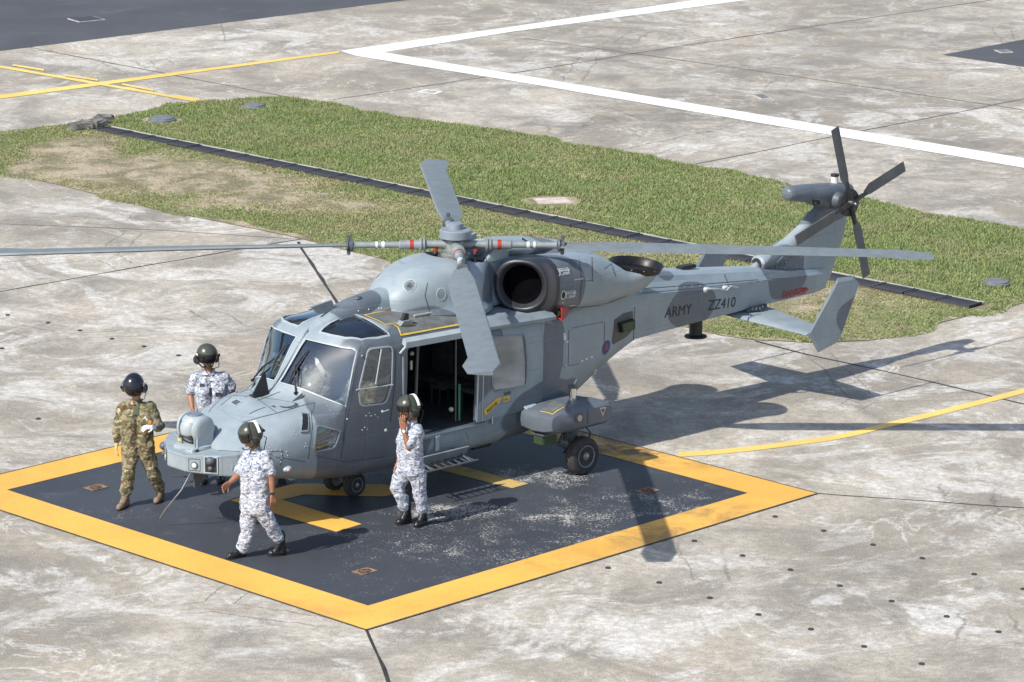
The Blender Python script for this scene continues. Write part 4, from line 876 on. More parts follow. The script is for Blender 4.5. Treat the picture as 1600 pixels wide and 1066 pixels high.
# sliding door
dl = [V((-1.44, 0, .90)), V((-1.50, 0, 2.15)), V((-2.72, 0, 2.085)), V((-2.66, 0, .925))]
def dpt(x, z):      # door skin follows the cabin side, slightly proud of it
    h = SF.t.ray_cast(V((x, 3, z)), V((0, -1, 0))); return V((x, max(.0, (h[0].y if h[0] else .9)), z))
class DoorSurf:
    def drop(s, p, n, reach=0): return V((p.x, dpt(p.x, p.z).y+.045, p.z))
    t = SF.t
DS = DoorSurf()
dwp = [HP(*q, 1, .98) for q in ((770.5, 533), (779, 528.5), (815, 526), (822, 531), (823, 594), (816, 603), (780, 609.5), (770, 603))]
dwp = [V((p.x, .98, p.z)) for p in dwp]; dlp = round_loop([V((p.x, .98, p.z)) for p in dl], .05)
door = conform(DS, dlp, NSW, smooth_loop(dwp, 2), .0, .045, .09, NSW).obj('cabin_door', mp_, H, True, 45)
conform(DS, smooth_loop(dwp, 2), NSW, None, -.012, 0, .09, NSW).obj('door_window', glass('door_glass', (.50, .52, .48), .55, .08, .15), door); conform(DS, grow(smooth_loop(dwp, 2), .022), NSW, smooth_loop(dwp, 2), .010, .02, .06, NSW).obj('window_frame', mmg, door)
def dline(pts, w_, m, nm, off=.006):
    L = []; q = []
    for i in range(len(pts)-1):
        for j in range(8): q.append((pts[i][0]+(pts[i+1][0]-pts[i][0])*j/8, pts[i][1]+(pts[i+1][1]-pts[i][1])*j/8))
    q.append(pts[-1]); mb = MB(); mb.tube([V((x, dpt(x, z).y+.045+off, z)) for x, z in q], w_, 6); return mb.obj(nm, m, door)
dline([(-1.555, .91), (-1.60, 2.1)], .010, mmg, 'door_edge_strip', .004); dline([(-1.465, .91), (-1.515, 2.13)], .010, mmg, 'door_edge_strip', 0)
def dsheet(pts, m, nm, off=.004): return MB().add([V((x, dpt(x, z).y+.045+off, z)) for x, z in pts], [tuple(range(len(pts)))]).obj(nm, m, door, False)
def DPX(px, py): p = HP(px, py, 1, .985); return (p.x, p.z)
# rescue arrow
ar = [DPX(*q) for q in ((755, 641), (757.5, 650), (779, 631), (785, 620.5), (776, 622))]
dsheet(ar, mylw, 'rescue_arrow', .006)
a0, a1 = V((DPX(761, 645)[0], 0, DPX(761, 645)[1])), V((DPX(780, 628)[0], 0, DPX(780, 628)[1])); u_ = (a1-a0).normalized(); v_ = V((0, 1, 0)).cross(u_); v_ = -v_ if v_.z < 0 else v_
v_ = v_
tm = text_mb('RESCUE', .058, a0, u_, v_, None, 0, .001); tm.v = [V((q.x, dpt(q.x, q.z).y+.045+.010, q.z)) for q in tm.v]; tm.obj('lettering', mletter, door, False)
dsheet([DPX(*q) for q in ((786, 620), (796, 618), (796, 626), (786, 628.5))], mylw, 'yellow_label', .006)
tm = text_mb('LTO', .036, V((DPX(787, 626)[0], 0, DPX(787, 626)[1])), V((-1, 0, -.03)), V((0, 0, 1)), None, 0, .001); tm.v = [V((q.x, dpt(q.x, q.z).y+.056, q.z)) for q in tm.v]; tm.obj('lettering', mletter, door, False)
bkp = [DPX(*q) for q in ((787, 613.5), (798, 611), (798, 616), (787, 618))]; dsheet(bkp, mdg, 'hatched_label', .005)
MB().box((-2.63, .96, .93), (.06, .1, .03)).box((-1.75, .985, .89), (.04, .05, .10)).box((-2.45, .985, .915), (.04, .05, .10)).obj('door_roller', mmg, door, False)
# cabin interior
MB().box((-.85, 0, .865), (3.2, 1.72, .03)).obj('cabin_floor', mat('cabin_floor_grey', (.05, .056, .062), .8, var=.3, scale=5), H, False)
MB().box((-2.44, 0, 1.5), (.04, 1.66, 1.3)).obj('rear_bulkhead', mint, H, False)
for x, y in ((-.75, -.35), (-.75, .2), (-1.9, -.4), (-1.9, .1), (-1.9, .55)):
    m_ = MB(); m_.box((x, y, 1.2), (.4, .42, .06), bev=.02).box((x-.2 if x < -1 else x+.2, y, 1.52), (.05, .42, .65), bev=.02)
    for a in (-.15, .15):
        for b in (-.17, .17): m_.tube([(x+a, y+b, .88), (x+a, y+b, 1.2)], .014, 5)
    m_.obj('cabin_seat', mseat, H)
m_ = MB().tube([(-.62, .7, .88), (-.66, .72, 2.1)], .02, 6).tube([(-1.30, .75, .9), (-1.30, .75, 2.08)], .012, 6).tube([(-.45, .5, 2.05), (-.55, .6, 1.5), (-.52, .62, 1.25), (-.6, .7, 1.0)], .018, 6).tube([(-.4, .55, 2.0), (-.42, .6, 1.6), (-.5, .6, 1.35)], .03, 6); m_.obj('cabin_strap', mat('strap_grey', (.13, .14, .13), .8), H)
MB().tube([(-1.32, .80, .92), (-1.32, .80, 1.42)], .016, 6).obj('green_strap', mat('strap_green', (.06, .22, .14), .7), H); MB().ball((-.55, .72, 1.95), .03, 8, 6).ball((-1.22, .75, 1.08), .035, 8, 6).box((-.52, .74, 1.80), (.03, .02, .12)).obj('strap_buckle', mat('buckle_pale', (.5, .48, .4), .4), H)
MB().box((-.35, .45, 1.5), (.06, .5, 1.2)).box((-.3, -.4, 1.45), (.06, .5, 1.1)).obj('cockpit_partition', mint, H, False)
# cockpit: seats, panel
for y in (.45, -.45):
    MB().box((.12, y, 1.02), (.46, .46, .12), bev=.03).box((-.14, y, 1.42), (.12, .48, .8), bev=.03).box((-.15, y, 1.88), (.1, .26, .2), bev=.03).obj('crew_seat', mseat, H)
MB().box((.93, 0, 1.38), (.14, 1.1, .24), bev=.03).box((.92, 0, 1.1), (.12, .5, .6), bev=.02).obj('instrument_panel', mblk, H); MB().box((.86, 0, 1.50), (.26, 1.16, .03), bev=.012).obj('panel_coaming', mint, H)
# lower side fairing, cabin steps
m_ = MB(); m_.prism([(-.42, .98, .62), (-1.16, .98, .64), (-1.16, 1.07, .60), (-.42, 1.07, .585)], (0, 0, .02)); m_.add([], [])
m_ = MB().box((-.80, 1.09, .60), (.80, .02, .13), Matrix.Rotation(-.5, 3, 'X')).obj('step_flap', mmg, H, False)
m_ = MB().tube([(-.30, 1.28, .50), (-1.22, 1.28, .50)], .014, 6)
for i in range(8): m_.tube([(-.36-.115*i, 1.0, .53), (-.36-.115*i, 1.28, .50)], .008, 4)
m_.tube([(-.32, 1.10, .52), (-1.2, 1.10, .52)], .012, 6).tube([(-.42, .85, .62), (-.42, 1.28, .5)], .014, 6).tube([(-1.1, .85, .62), (-1.1, 1.28, .5)], .014, 6); m_.obj('boarding_step', mdg, H)
MB().box((-.78, .965, .74), (.05, .03, .2)).box((-.78, .97, .83), (.07, .04, .03)).obj('step_bracket', mlg, H, False)
P = [(-1.38, .66, .455), (-1.40, .86, .545), (-1.36, .94, .68), (-1.30, .952, .80)]; MB().add(strip(SF, [V(p) for p in P], .007, .002, V((0, 1, -.3))).v, strip(SF, [V(p) for p in P], .007, .002, V((0, 1, -.3))).f).obj('panel_seam', mseam, H)
MB().box((-1.95, .45, .42), (.35, .25, .10), bev=.02).box((.2, .2, .40), (.25, .2, .05), bev=.01).obj('belly_antenna', mblk, H)
# ------------------------------------------------- rear fuselage markings
seam(SF, [(889, 515), (888, 572)], .006); seam(SF, [(893, 513), (943, 503)], .006); seam(SF, [(889, 572), (905, 569)], .006); seam(SF, [(945, 503), (944, 540)], .005)
seam(SF, [(992, 480), (992, 534)], .008)
fl = round_loop(nearp(SF, [(974, 490), (988.5, 486), (988.5, 515), (979, 526), (957.5, 538.5), (956, 532), (960, 500)]), .02); fo = conform(SF, fl, NSW, None, .006, .01, .08, NSW).mirror if 0 else None
both('flare_panel', conform(SF, fl, NSW, None, .008, .012, .08, NSW), mat('panel_olive_grey', (.085, .088, .082), .6))
fq = [V(p) for p in nearp(SF, [(966, 505), (986, 499), (986, 513), (968, 518)])]
if len(fq) == 4: m_ = MB(); m_.prism([p+V((0, .0, 0)) for p in fq], (0, .085, 0)); both('flare_dispenser', m_, mgrn, None, False); m_ = MB(); m_.prism([p+(sum(fq, V())/4-p)*-.12 for p in fq], (0, .05, 0)); both('dispenser_frame', m_, mblk, None, False)
rp = SF.hitpx(947, 543); 
for r_, mm, of in ((.105, mat('roundel_blue', (.035, .055, .20), .5), .004), (.045, mat('roundel_red', (.32, .05, .06), .5), .007)):
    both('roundel', conform(SF, [rp+V((math.cos(a)*r_, 0, math.sin(a)*r_)) for a in [2*PI*k/20 for k in range(20)]], NSW, None, of, 0, .05, NSW), mm)
m_ = MB()
for q in ((882, 522), (882.5, 528), (886, 534), (909, 564), (916, 561), (924, 558), (929, 583), (930, 579)):
    p = SF.hitpx(*q)
    if p: m_.box(p, (.05, .008, .022 if q[1] != 528 else .07))
m_.obj('stencil_mark', mwhi, H, False)
p = SF.hitpx(882.5, 570); MB().ball(p, .035, 10, 6).obj('filler_cap', mlg, H)

# ------------------------------------------------- tail boom (faceted), fin, tailplane
def brow(x, zb, zt, wb, wc, zc, zs): return [V((x, 0, zb)), V((x, wb, zb+.01)), V((x, wb+.012, zb+.05)), V((x, wc, zc)), V((x, wc*.80, zs)), V((x, wc*.72, zs+.03)), V((x, wc*.62, zt-.045)), V((x, wc*.36, zt-.008)), V((x, 0, zt))]
bo = []
for x, zb, zt, wb, wc, zc, zs in ((-4.96, 1.335, 2.27, .375, .425, 1.985, 2.10), (-6.4, 1.36, 2.08, .30, .345, 1.845, 1.945), (-7.85, 1.37, 1.90, .225, .265, 1.735, 1.80), (-8.9, 1.355, 1.76, .15, .18, 1.64, 1.68), (-9.25, 1.36, 1.70, .07, .09, 1.60, 1.64)):
    h = brow(x, zb, zt, wb, wc, zc, zs); bo.append(h+[V((p.x, -p.y, p.z)) for p in h[1:-1][::-1]])
tb = MB(); fine = []
for i in range(len(bo)-1):
    for k in range(4): fine.append([a.lerp(b, k/4) for a, b in zip(bo[i], bo[i+1])])
fine.append(bo[-1]); tb.rings(fine, True); tb.obj('tail_boom', mp_, H, True, 14); ST = Surf(tb)
seam(ST, [(1003, 458), (1100, 449), (1200, 438)], .006); seam(ST, [(1003, 451), (1060, 447), (1130, 441.5), (1185, 437)], .007); seam(ST, [(1130, 424), (1137, 442)], .008)
m_ = MB()
for i in range(16):
    p = ST.hitpx(1010+i*12, 452.5-i*.82)
    if p: m_.ball(p, .008, 4, 3)
both('fastener', m_, mlg)
def btext(s, px, py, h, m, shear=0, px2=None, py2=None, bold=.004):
    p = ST.hitpx(px, py); q = ST.hitpx(px2, py2); u = (q-p).normalized(); v = V((0, .0, 1)); v = (v-u*v.dot(u)).normalized(); n = u.cross(v)
    if n.y < 0: n = -n
    return text_mb(s, h, p, u, v, ST, .005, bold, shear).obj('lettering', m, H, False)
btext('ARMY', 1038, 497, .215, mletter, .0, 1069, 492.0, .0); btext('ZZ410', 1105.5, 485.5, .215, mletter, 0, 1139, 480.5, .0)
btext('DANGER', 1221.5, 465.5, .135, mred, .1, 1250, 460, .004)
p = ST.hitpx(1253, 453.5); q = ST.hitpx(1260, 452.0)
if p and q: u = (q-p).normalized(); m_ = MB(); m_.prism([p+V((0, .01, -.012)), p+u*.08+V((0, .01, -.012)), p+u*.08+V((0, .01, -.035)), p+u*.14+V((0, .01, 0)), p+u*.08+V((0, .01, .035)), p+u*.08+V((0, .01, .012)), p+V((0, .01, .012))], (0, .006, 0)); m_.obj('danger_arrow', mred, H, False)
# flush antenna squares, whip antenna with two stand-offs, box on the boom, disc antenna below
m_ = MB()
a, b = ST.hitpx(1102, 454), ST.hitpx(1131, 451.5)
for q in (a, b): m_.lathe(q-V((0, .02, 0)), (0, 1, .5), [(0, .045), (.03, .045), (.05, .03), (.10, .02)], 12)
m_.tube([a+V((0, .09, .04)), a+V((-.15, .12, .02)), b+V((.05, .10, .0)), b+V((-.05, .09, .05)), b+V((-.20, .09, .0))], .012, 6); m_.obj('whip_antenna', mlg, H)
p = HP(1072, 418, 1, 0); MB().box((p.x, 0, p.z+.01), (.30, .14, .05), bev=.012).obj('boom_antenna', mblk, H)
MB().lathe((-6.6, 0, 1.36), (0, 0, -1), [(0, .095), (.27, .095), (.29, .16), (.31, .165), (.315, .10)], 22).obj('disc_antenna', mblk, H)
# fin
FO = [(-7.55, 1.86), (-7.95, 2.02), (-8.58, 2.20), (-8.78, 2.36), (-9.02, 2.62), (-9.20, 2.80), (-9.72, 2.78), (-9.77, 2.45), (-9.70, 2.12), (-9.42, 1.50), (-9.33, 1.40), (-9.20, 1.35), (-8.9, 1.38), (-8.2, 1.60)]
def thick(x, z): 
    t = max(0, min(1, (x+9.75)/1.2)); return .012+.10*min(1, t*1.2)*(1-.28*max(0, min(1, (z-1.5)/1.2)))
fm = MB(); pts2 = [V((x, z)) for x, z in FO]; ex_ = []
gx = np.arange(-9.75, -7.5, .07); gz = np.arange(1.3, 2.85, .07)
ed = [(i, (i+1) % len(FO)) for i in range(len(FO))]; ps_ = pts2+[V((x, z)) for x in gx for z in gz if inpoly(x, z, FO)]
vs, es, fs, *_ = delaunay_2d_cdt(ps_, ed, [], 0, 1e-4); fs = [f for f in fs if inpoly(sum(vs[i].x for i in f)/3, sum(vs[i].y for i in f)/3, FO)]
def edist(v):
    d = 9
    for i in range(len(FO)):
        a = V(FO[i]); b = V(FO[(i+1) % len(FO)]); ab = b-a; t = max(0, min(1, (v-a).dot(ab)/ab.dot(ab))); d = min(d, (v-a-ab*t).length)
    return d
yv = [thick(v.x, v.y)*min(1, (edist(v)/.13))**.5 if edist(v) < .13 else thick(v.x, v.y) for v in vs]
k = len(vs); fm.add([V((v.x, y, v.y)) for v, y in zip(vs, yv)]+[V((v.x, -y, v.y)) for v, y in zip(vs, yv)], [tuple(f) for f in fs]+[tuple(i+k for i in f)[::-1] for f in fs])
fin = fm.obj('tail_fin', mp_, H, True, 50); bm = bmesh.new(); bm.from_mesh(fin.data); bmesh.ops.remove_doubles(bm, verts=bm.verts[:], dist=.0008); bm.to_mesh(fin.data); bm.free()
# intake at the fin root with duct spine
mb = MB(); mb.rings([nring((x, 0, z), hw, hh, 0, 1, 22) for x, z, hw, hh in ((-7.84, 1.93, .11, .09), (-7.86, 1.935, .135, .115), (-8.1, 1.98, .15, .15), (-8.45, 2.06, .13, .17), (-8.75, 2.25, .10, .14), (-8.95, 2.46, .085, .10))], True); mb.obj('fin_spine', mp_, H)
MB().lathe((-7.825, 0, 1.93), (-1, 0, 0), [(0, .09), (.02, .09)], 18).obj('spine_intake', mblk, H); MB().ball((-7.80, .03, 1.90), .03, 8, 6).box((-7.79, -.03, 1.94), (.02, .08, .02)).obj('intake_fitting', mat('brass_fitting', (.35, .30, .18), .4, .6), H)
SFi = Surf(fm)
def FPX_(px, py): p = HP(px, py, 1, .13); return V((p.x, .15, p.z))
lv = [FPX_(*q) for q in ((1213.5, 410), (1222, 402), (1228.5, 408), (1229, 415), (1222.5, 428), (1215, 427))]
m_ = MB()
mb = MB(); mb.rings([nring((x, 0, z), hw, hh, 0, 1, 22) for x, z, hw, hh in ((-7.84, 1.93, .11, .09), (-7.86, 1.935, .135, .115), (-8.1, 1.98, .15, .15), (-8.45, 2.06, .13, .17), (-8.75, 2.25, .10, .14), (-8.95, 2.46, .085, .10))], True)
mb2 = MB(); mb2.v = list(mb.v)+list(fm.v); mb2.f = list(mb.f)+[tuple(i+len(mb.v) for i in f) for f in fm.f]; SFn = Surf(mb2)
both('fin_grille', conform(SFn, lv, NSW, None, .006, 0, .05, NSW), mblk)
m_ = MB(); lx0, lx1 = min(p.x for p in lv), max(p.x for p in lv); lz0, lz1 = min(p.z for p in lv), max(p.z for p in lv)
for i in range(-8, 14):
    for sg in (1, -1):
        seg = []
        for j in range(12):
            t = j/11; x = lx0+(lx1-lx0)*t; z = lz0+(i*.045)+sg*(x-lx0)*.9+(0 if sg > 0 else .2)
            if inpoly(x, z, [(p.x, p.z) for p in lv]): seg.append(SFn.drop(V((x, .15, z)), NSW)+V((0, .009, 0)))
        if len(seg) > 1: m_.tube(seg, .006, 4)
both('grille_mesh', m_, mmg); both('grille_frame', conform(SFn, grow(lv, .02), NSW, lv, .012, .01, .05, NSW), mmg)
m_ = MB()
for q in ((1219, 437), (1219, 432), (1199, 439), (1207, 438), (1214, 437), (1226, 436), (1233, 435), (1226, 431), (1245, 414), (1251, 401), (1238, 421)):
    p0, d0 = HR(*q); h = SFn.t.ray_cast(p0, d0)[0]
    if h: m_.ball(h, .008, 4, 3)
both('fastener', m_, mwhi)
seam(ST, [(1205, 436), (1230, 434.5), (1262, 431)], .008)
# gearbox pod, beacon, tail rotor
pd = MB(); pd.rings([nring((x, 0, z), hw, hh, .05, .92, 22) for x, z, hw, hh in ((-8.41, 2.885, .07, .06), (-8.44, 2.885, .105, .095), (-8.52, 2.88, .125, .115), (-8.8, 2.845, .135, .135), (-9.02, 2.79, .15, .17), (-9.3, 2.745, .165, .19), (-9.55, 2.745, .155, .16), (-9.78, 2.76, .10, .10), (-9.84, 2.77, .03, .03))], True); pd.obj('tail_gearbox_fairing', mp_, H, True, 50); SG = Surf(pd)
mb = MB(); q = nearp(SG, [(1266, 311), (1281, 313), (1282, 320), (1268, 320)])
if len(q) == 4: both('fairing_vent', conform(SG, round_loop(q, .03), NSW, None, .004, 0, .04, NSW), mblk); both('vent_rim', conform(SG, grow(round_loop(q, .03), .012), NSW, round_loop(q, .03), .007, .01, .04, NSW), mmg)
MB().lathe((-9.46, 0, 2.86), (0, 0, 1), [(0, .075), (.025, .075), (.027, .055)], 16).lathe((-9.46, 0, 3.01), (0, 0, 1), [(0, .06), (.02, .065), (.035, .06)], 16).obj('beacon_cap', mblk, H)
MB().lathe((-9.46, 0, 2.885), (0, 0, 1), [(0, .055), (.125, .055)], 16).obj('beacon_lens', mat('beacon_glass', (.72, .72, .70), .25, .1, var=.25, scale=40), H)
m_ = MB().lathe((-9.36, .08, 2.69), (0, 1, 0), [(0, .14), (.10, .125), (.16, .09)], 22); m_.obj('tail_rotor_housing', mdg, H); MB().lathe((-9.36, .235, 2.69), (0, 1, 0), [(0, .075), (.11, .075)], 18).obj('tail_rotor_shaft', msteel, H)
TH = V((-9.36, .42, 2.69)); trh = MB().lathe(TH-V((0, .075, 0)), (0, 1, 0), [(0, .17), (.01, .20), (.055, .205), (.065, .18), (.07, .07), (.12, .06), (.16, .03)], 26)
for k in range(4):
    a = -.30+k*PI/2; trh.tube([TH+V((math.cos(a)*.05, .0, math.sin(a)*.05)), TH+V((math.cos(a)*.34, .0, math.sin(a)*.34))], [.045, .03], 8)
tr_ = trh.obj('tail_rotor', mat('tail_rotor_dark', (.035, .036, .038), .45, .3, var=.4, scale=10), H); MB().ball(TH+V((0, .09, 0)), .022, 8, 6).ball(TH+V((-.11, .04, -.05)), .018, 8, 6).obj('rotor_bolt', msteel, tr_)
def blade_mb(r0, r1, ch0, th, tip=None, n=16, tw=.0):
    """blade along +x, chord along y"""
    mb = MB(); rg = []; N = 14
    for i in range(N+1):
        t = i/N; r = r0+(r1-r0)*t; ch = ch0*(.45+.55*min(1, t*7)); sw = 0
        if tip and t > .86: k = (t-.86)/.14; ch = ch0*(1+.28*math.sin(min(1, k*1.6)*PI/2))*(1-.35*max(0, k-.6)/.4); sw = -.10*k*k
        q = []; a = .14*(1-t)*tw
        for (cx, cz) in ((.30, 0), (.26, .42), (.12, .5), (-.2, .34), (-.70, .02), (-.2, -.25), (.12, -.36), (.26, -.32)):
            y = cx*ch+sw; z = cz*th; q.append(V((r, y*math.cos(a)-z*math.sin(a), y*math.sin(a)+z*math.cos(a))))
        rg.append(q)
    mb.rings(rg, True); return mb
mbl = mat('blade_grey', (.16, .185, .195), .5, var=.1); mbl2 = mat('tail_blade_grey', (.10, .105, .11), .5, var=.15)
t0 = None
for k in range(4):
    a = -.30+k*PI/2; b = blade_mb(.30, 1.22, .17, .03); R = Matrix.Rotation(-a, 3, 'Y') @ Matrix.Rotation(PI/2, 3, 'X')
    b.v = [TH+(R @ v) for v in b.v]; b.obj('tail_rotor_blade', mbl2, tr_)
# tailplane and end plates
def plate(poly, m, name, wd=.016):
    mb = MB(); n = len(poly); c = sum((V(p) for p in poly), V())/n; O = [V(p) for p in poly]; I = [p+(c-p).normalized()*.06 for p in O]
    mb.add(O+[p+V((0, wd, 0)) for p in I]+[p-V((0, wd, 0)) for p in I], [tuple(range(n, 2*n)), tuple(range(2*n, 3*n))[::-1]]+[(i, (i+1) % n, n+(i+1) % n, n+i) for i in range(n)]+[((i+1) % n, i, 2*n+i, 2*n+(i+1) % n) for i in range(n)]); return mb
ep = [(-8.13, 1.31, 1.912), (-8.47, 1.31, 1.885), (-8.60, 1.31, 1.75), (-8.20, 1.31, .965), (-7.76, 1.31, .873), (-7.53, 1.31, 1.178)]
a_, b_ = both('end_plate', plate(ep, mp_, ''), mp_, None, False)
tp = MB(); rg = []
for y, x0, x1, z in ((-1.31, -7.50, -7.98, 1.17), (-.2, -7.12, -7.95, 1.30), (.2, -7.12, -7.95, 1.30), (1.31, -7.50, -7.98, 1.17)):
    c_ = x0-x1; rg.append([V((x0-c_*a, y, z+b*c_)) for a, b in ((0, 0), (.06, .035), (.25, .055), (.6, .035), (1, 0), (.6, -.02), (.25, -.035), (.06, -.025))])
tp.rings(rg, True); tp.obj('tailplane', mp_, H, True, 40)
text_mb('NO HANDLING', .075, V((-7.66, .62, 1.30)), V((-.25, 1, -.12)), V((.9, .2, .1)), Surf(tp), .006, .002).obj('lettering', mred, H, False)
m_ = MB()
for i in range(6): m_.box((-7.38-.075*i, .25+random.uniform(0, .05), 1.365+random.uniform(-.01, .02)), (.06, .05, .05), Matrix.Rotation(random.random(), 3, 'Z'), .008)
both('tailplane_clamp', m_, mdg)
# ------------------------------------------------- undercarriage
def wheel(c, r, w_, side, parent, hubr=.55):
    c = V(c); ax = V((0, side, 0)); t = MB().lathe(c-ax*w_/2, ax, [(.02, r*.60), (0, r*.72), (w_*.06, r*.88), (w_*.2, r*.98), (w_*.34, r), (w_*.36, r*.985), (w_*.38, r), (w_*.5, r*1.0), (w_*.62, r), (w_*.64, r*.985), (w_*.66, r), (w_*.8, r*.98), (w_*.94, r*.88), (w_, r*.72), (w_*.93, r*.60)], 40)
    ty = t.obj('tyre', mrub, parent, True, 30); rm = MB().lathe(c-ax*w_*.40, ax, [(0, r*.60), (w_*.84, r*.60), (w_*.88, r*.585), (w_*.87, r*.53), (w_*.72, r*.48), (w_*.70, r*.26), (w_*.86, r*.2), (w_*.92, r*.08)], 32)
    ro = rm.obj('wheel_rim', mat('wheel_blue_grey', (.17, .20, .235), .45, .1), parent); hb_ = MB().lathe(c+ax*w_*.42, ax, [(0, r*.13), (w_*.1, r*.10), (w_*.12, r*.03)], 14)
    for k in range(8): a = k*PI/4; hb_.ball(c+ax*w_*.33+V((math.cos(a), 0, math.sin(a)))*r*.38, r*.035, 6, 4)
    hb_.obj('wheel_nut', msteel, ro); return ty
for s_ in (1, -1):
    ge = bpy.data.objects.new('main_gear', None); C.objects.link(ge); ge.parent = H
    wheel((-2.99, s_*1.42, .262), .262, .20, s_, ge)
    MB().tube([(-2.97, s_*1.25, 1.18), (-2.97, s_*1.25, .95)], .05, 14).obj('oleo_strut', mchr, ge); MB().lathe((-2.97, s_*1.25, 1.17), (0, 0, 1), [(0, .062), (.035, .062), (.04, .03)], 14).tube([(-2.99, s_*1.25, 1.2), (-3.05, s_*1.25, 1.27)], .018, 6).obj('strut_cap', mdg, ge)
    MB().tube([(-2.97, s_*1.25, .72), (-2.98, s_*1.25, .40)], [.085, .07], 12).tube([(-2.99, s_*1.22, .30), (-2.99, s_*1.42, .27)], .04, 8).box((-2.88, s_*1.24, .52), (.14, .1, .12), bev=.02).tube([(-2.80, s_*1.24, .56), (-2.72, s_*1.24, .42), (-2.95, s_*1.24, .30)], .022, 6).obj('gear_leg', mdg, ge)
    MB().tube([(-3.05, s_*1.2, .60), (-3.20, s_*1.22, .62), (-3.28, s_*1.28, .5), (-3.2, s_*1.3, .35)], .01, 5).tube([(-2.84, s_*1.3, .36), (-2.70, s_*1.36, .33)], .012, 5).obj('brake_hose', mblk, ge)
sp_ = []
for y, x0, x1, zb2, zt2 in ((.62, -2.30, -3.32, .66, .96), (.95, -2.26, -3.34, .655, .975), (1.12, -2.22, -3.36, .65, .985), (1.28, -2.20, -3.40, .645, .995), (1.44, -2.24, -3.42, .65, .99), (1.53, -2.32, -3.42, .675, .965), (1.56, -2.45, -3.41, .71, .93)):
    zc, hz, c_ = (zb2+zt2)/2, (zt2-zb2)/2, x0-x1; ring = []
    for k in range(24):
        a = 2*PI*k/24; ca, sa = math.cos(a), math.sin(a)
        fx = math.copysign(abs(ca)**(.80 if ca > 0 else .25), ca); f2 = math.copysign(abs(sa)**.42, sa); ring.append(V(((x0+x1)/2+fx*c_/2, y, zc+f2*hz)))
    sp_.append(ring)
spm = MB(); spm.rings(sp_, True); both('sponson', spm, mp_); SSp = Surf(spm)
for pxs in ([(843, 642), (862, 649), (872, 644)],): seam(SSp, [(844, 643), (863, 648), (882, 636)], .014, mylw, 'yellow_outline', .005, 2, V((0, .3, 1)))
sq = nearp(SSp, [(846, 641), (862, 646.5), (882, 634), (866, 626)])
if len(sq) > 3: both('sponson_walkway', conform(SSp, sq, V((0, 0, 1)), None, .004, 0, .08, V((0, 0, 1))), mwalk)
tp_ = nearp(SSp, [(937, 637.5), (947, 636), (941.5, 650.5)])
if len(tp_) == 3: both('warning_triangle', conform(SSp, tp_, NSW, [p+(sum(tp_, V())/3-p)*.38 for p in tp_], .004, 0, .03, NSW), mwhi, None, False); both('warning_triangle', conform(SSp, [p+(sum(tp_, V())/3-p)*.38 for p in tp_], NSW, None, .005, 0, .03, NSW), mred, None, False)
p = SSp.hitpx(904.5, 653.5)
if p: m_ = MB().box(p+V((0, -.008, .005)), (.19, .03, .14), bev=.01); both('lamp_recess', m_, mdg); m_ = MB().lathe(p, (0, 1, 0), [(0, .045), (.02, .045), (.022, .03)], 16); both('sponson_lamp', m_, mat('sponson_lamp_glass', (.35, .36, .34), .2, .4)); 
seam(SSp, [(919, 634), (918, 668)], .008)
p = SSp.hitpx(956, 643)
m_ = MB().lathe((-3.40, 1.30, .82), (-1, .1, 0), [(0, .12), (.03, .11), (.035, .03)], 16).ball((-3.44, 1.42, .76), .025, 8, 6); both('tail_lamp', m_, mblk)
m_ = MB().box((-2.42, 1.30, .585), (.26, .2, .16), bev=.015); both('countermeasure_box', m_, mgrn); m_ = MB().box((-2.42, 1.30, .655), (.3, .24, .03), bev=.008); both('box_lid', m_, mdg)
MB().box((-2.42, .98, .965), (.22, .16, .03), Matrix.Rotation(-.25, 3, 'X'), .008).obj('step_plate', mlg, H)
ng = bpy.data.objects.new('nose_gear', None); C.objects.link(ng); ng.parent = H
for s_ in (1, -1): wheel((0, s_*.20, .165), .165, .14, s_, ng)
MB().tube([(0, -.24, .165), (0, .24, .165)], .03, 8).tube([(0.02, 0, .165), (.03, 0, .5)], [.055, .05], 10).obj('gear_leg', mdg, ng); MB().tube([(.06, .06, .30), (.06, .06, .50)], .022, 10).obj('oleo_strut', mchr, ng)
MB().box((-.06, .05, .44), (.5, .4, .05), bev=.015).obj('gear_door', mblk, ng)
# ------------------------------------------------- main rotor (at rest)
RC = V((-1.965, 0, 3.085)); mhub = mat('hub_grey', (.21, .245, .29), .45, var=.08); mst = mat('rotor_sleeve_grey', (.25, .28, .285), .45, .2, var=.15)
ro_ = bpy.data.objects.new('main_rotor', None); C.objects.link(ro_); ro_.parent = H
MB().lathe((RC.x, 0, 3.165), (0, 0, 1), [(0, .15), (.005, .19), (.015, .215), (.115, .215), (.128, .20), (.13, .10), (.205, .098), (.21, .085)], 36).obj('rotor_cap', mhub, ro_)
MB().lathe((RC.x, 0, 2.80), (0, 0, 1), [(0, .2), (.05, .215), (.06, .185), (.12, .185), (.125, .2), (.16, .2), (.165, .17), (.22, .17), (.225, .14), (.33, .13), (.36, .17)], 28).obj('rotor_mast', mat('mast_metal', (.30, .32, .32), .4, .4, var=.3, scale=12), ro_)
m_ = MB()
for a in (2.2, 3.6, -.6, .9): m_.tube([RC+V((math.cos(a)*.28, math.sin(a)*.28, -.26)), RC+V((math.cos(a)*.26, math.sin(a)*.26, -.02))], .022, 8); m_.ball(RC+V((math.cos(a)*.27, math.sin(a)*.27, -.12)), .04, 8, 6)
m_.obj('pitch_link', mblk, ro_); m_ = MB()
for a in (2.2, 3.6, -.6, .9): m_.tube([RC+V((math.cos(a)*.27, math.sin(a)*.27, -.09)), RC+V((math.cos(a)*.27, math.sin(a)*.27, -.05))], .032, 8)
m_.obj('link_collar', mredp, ro_)
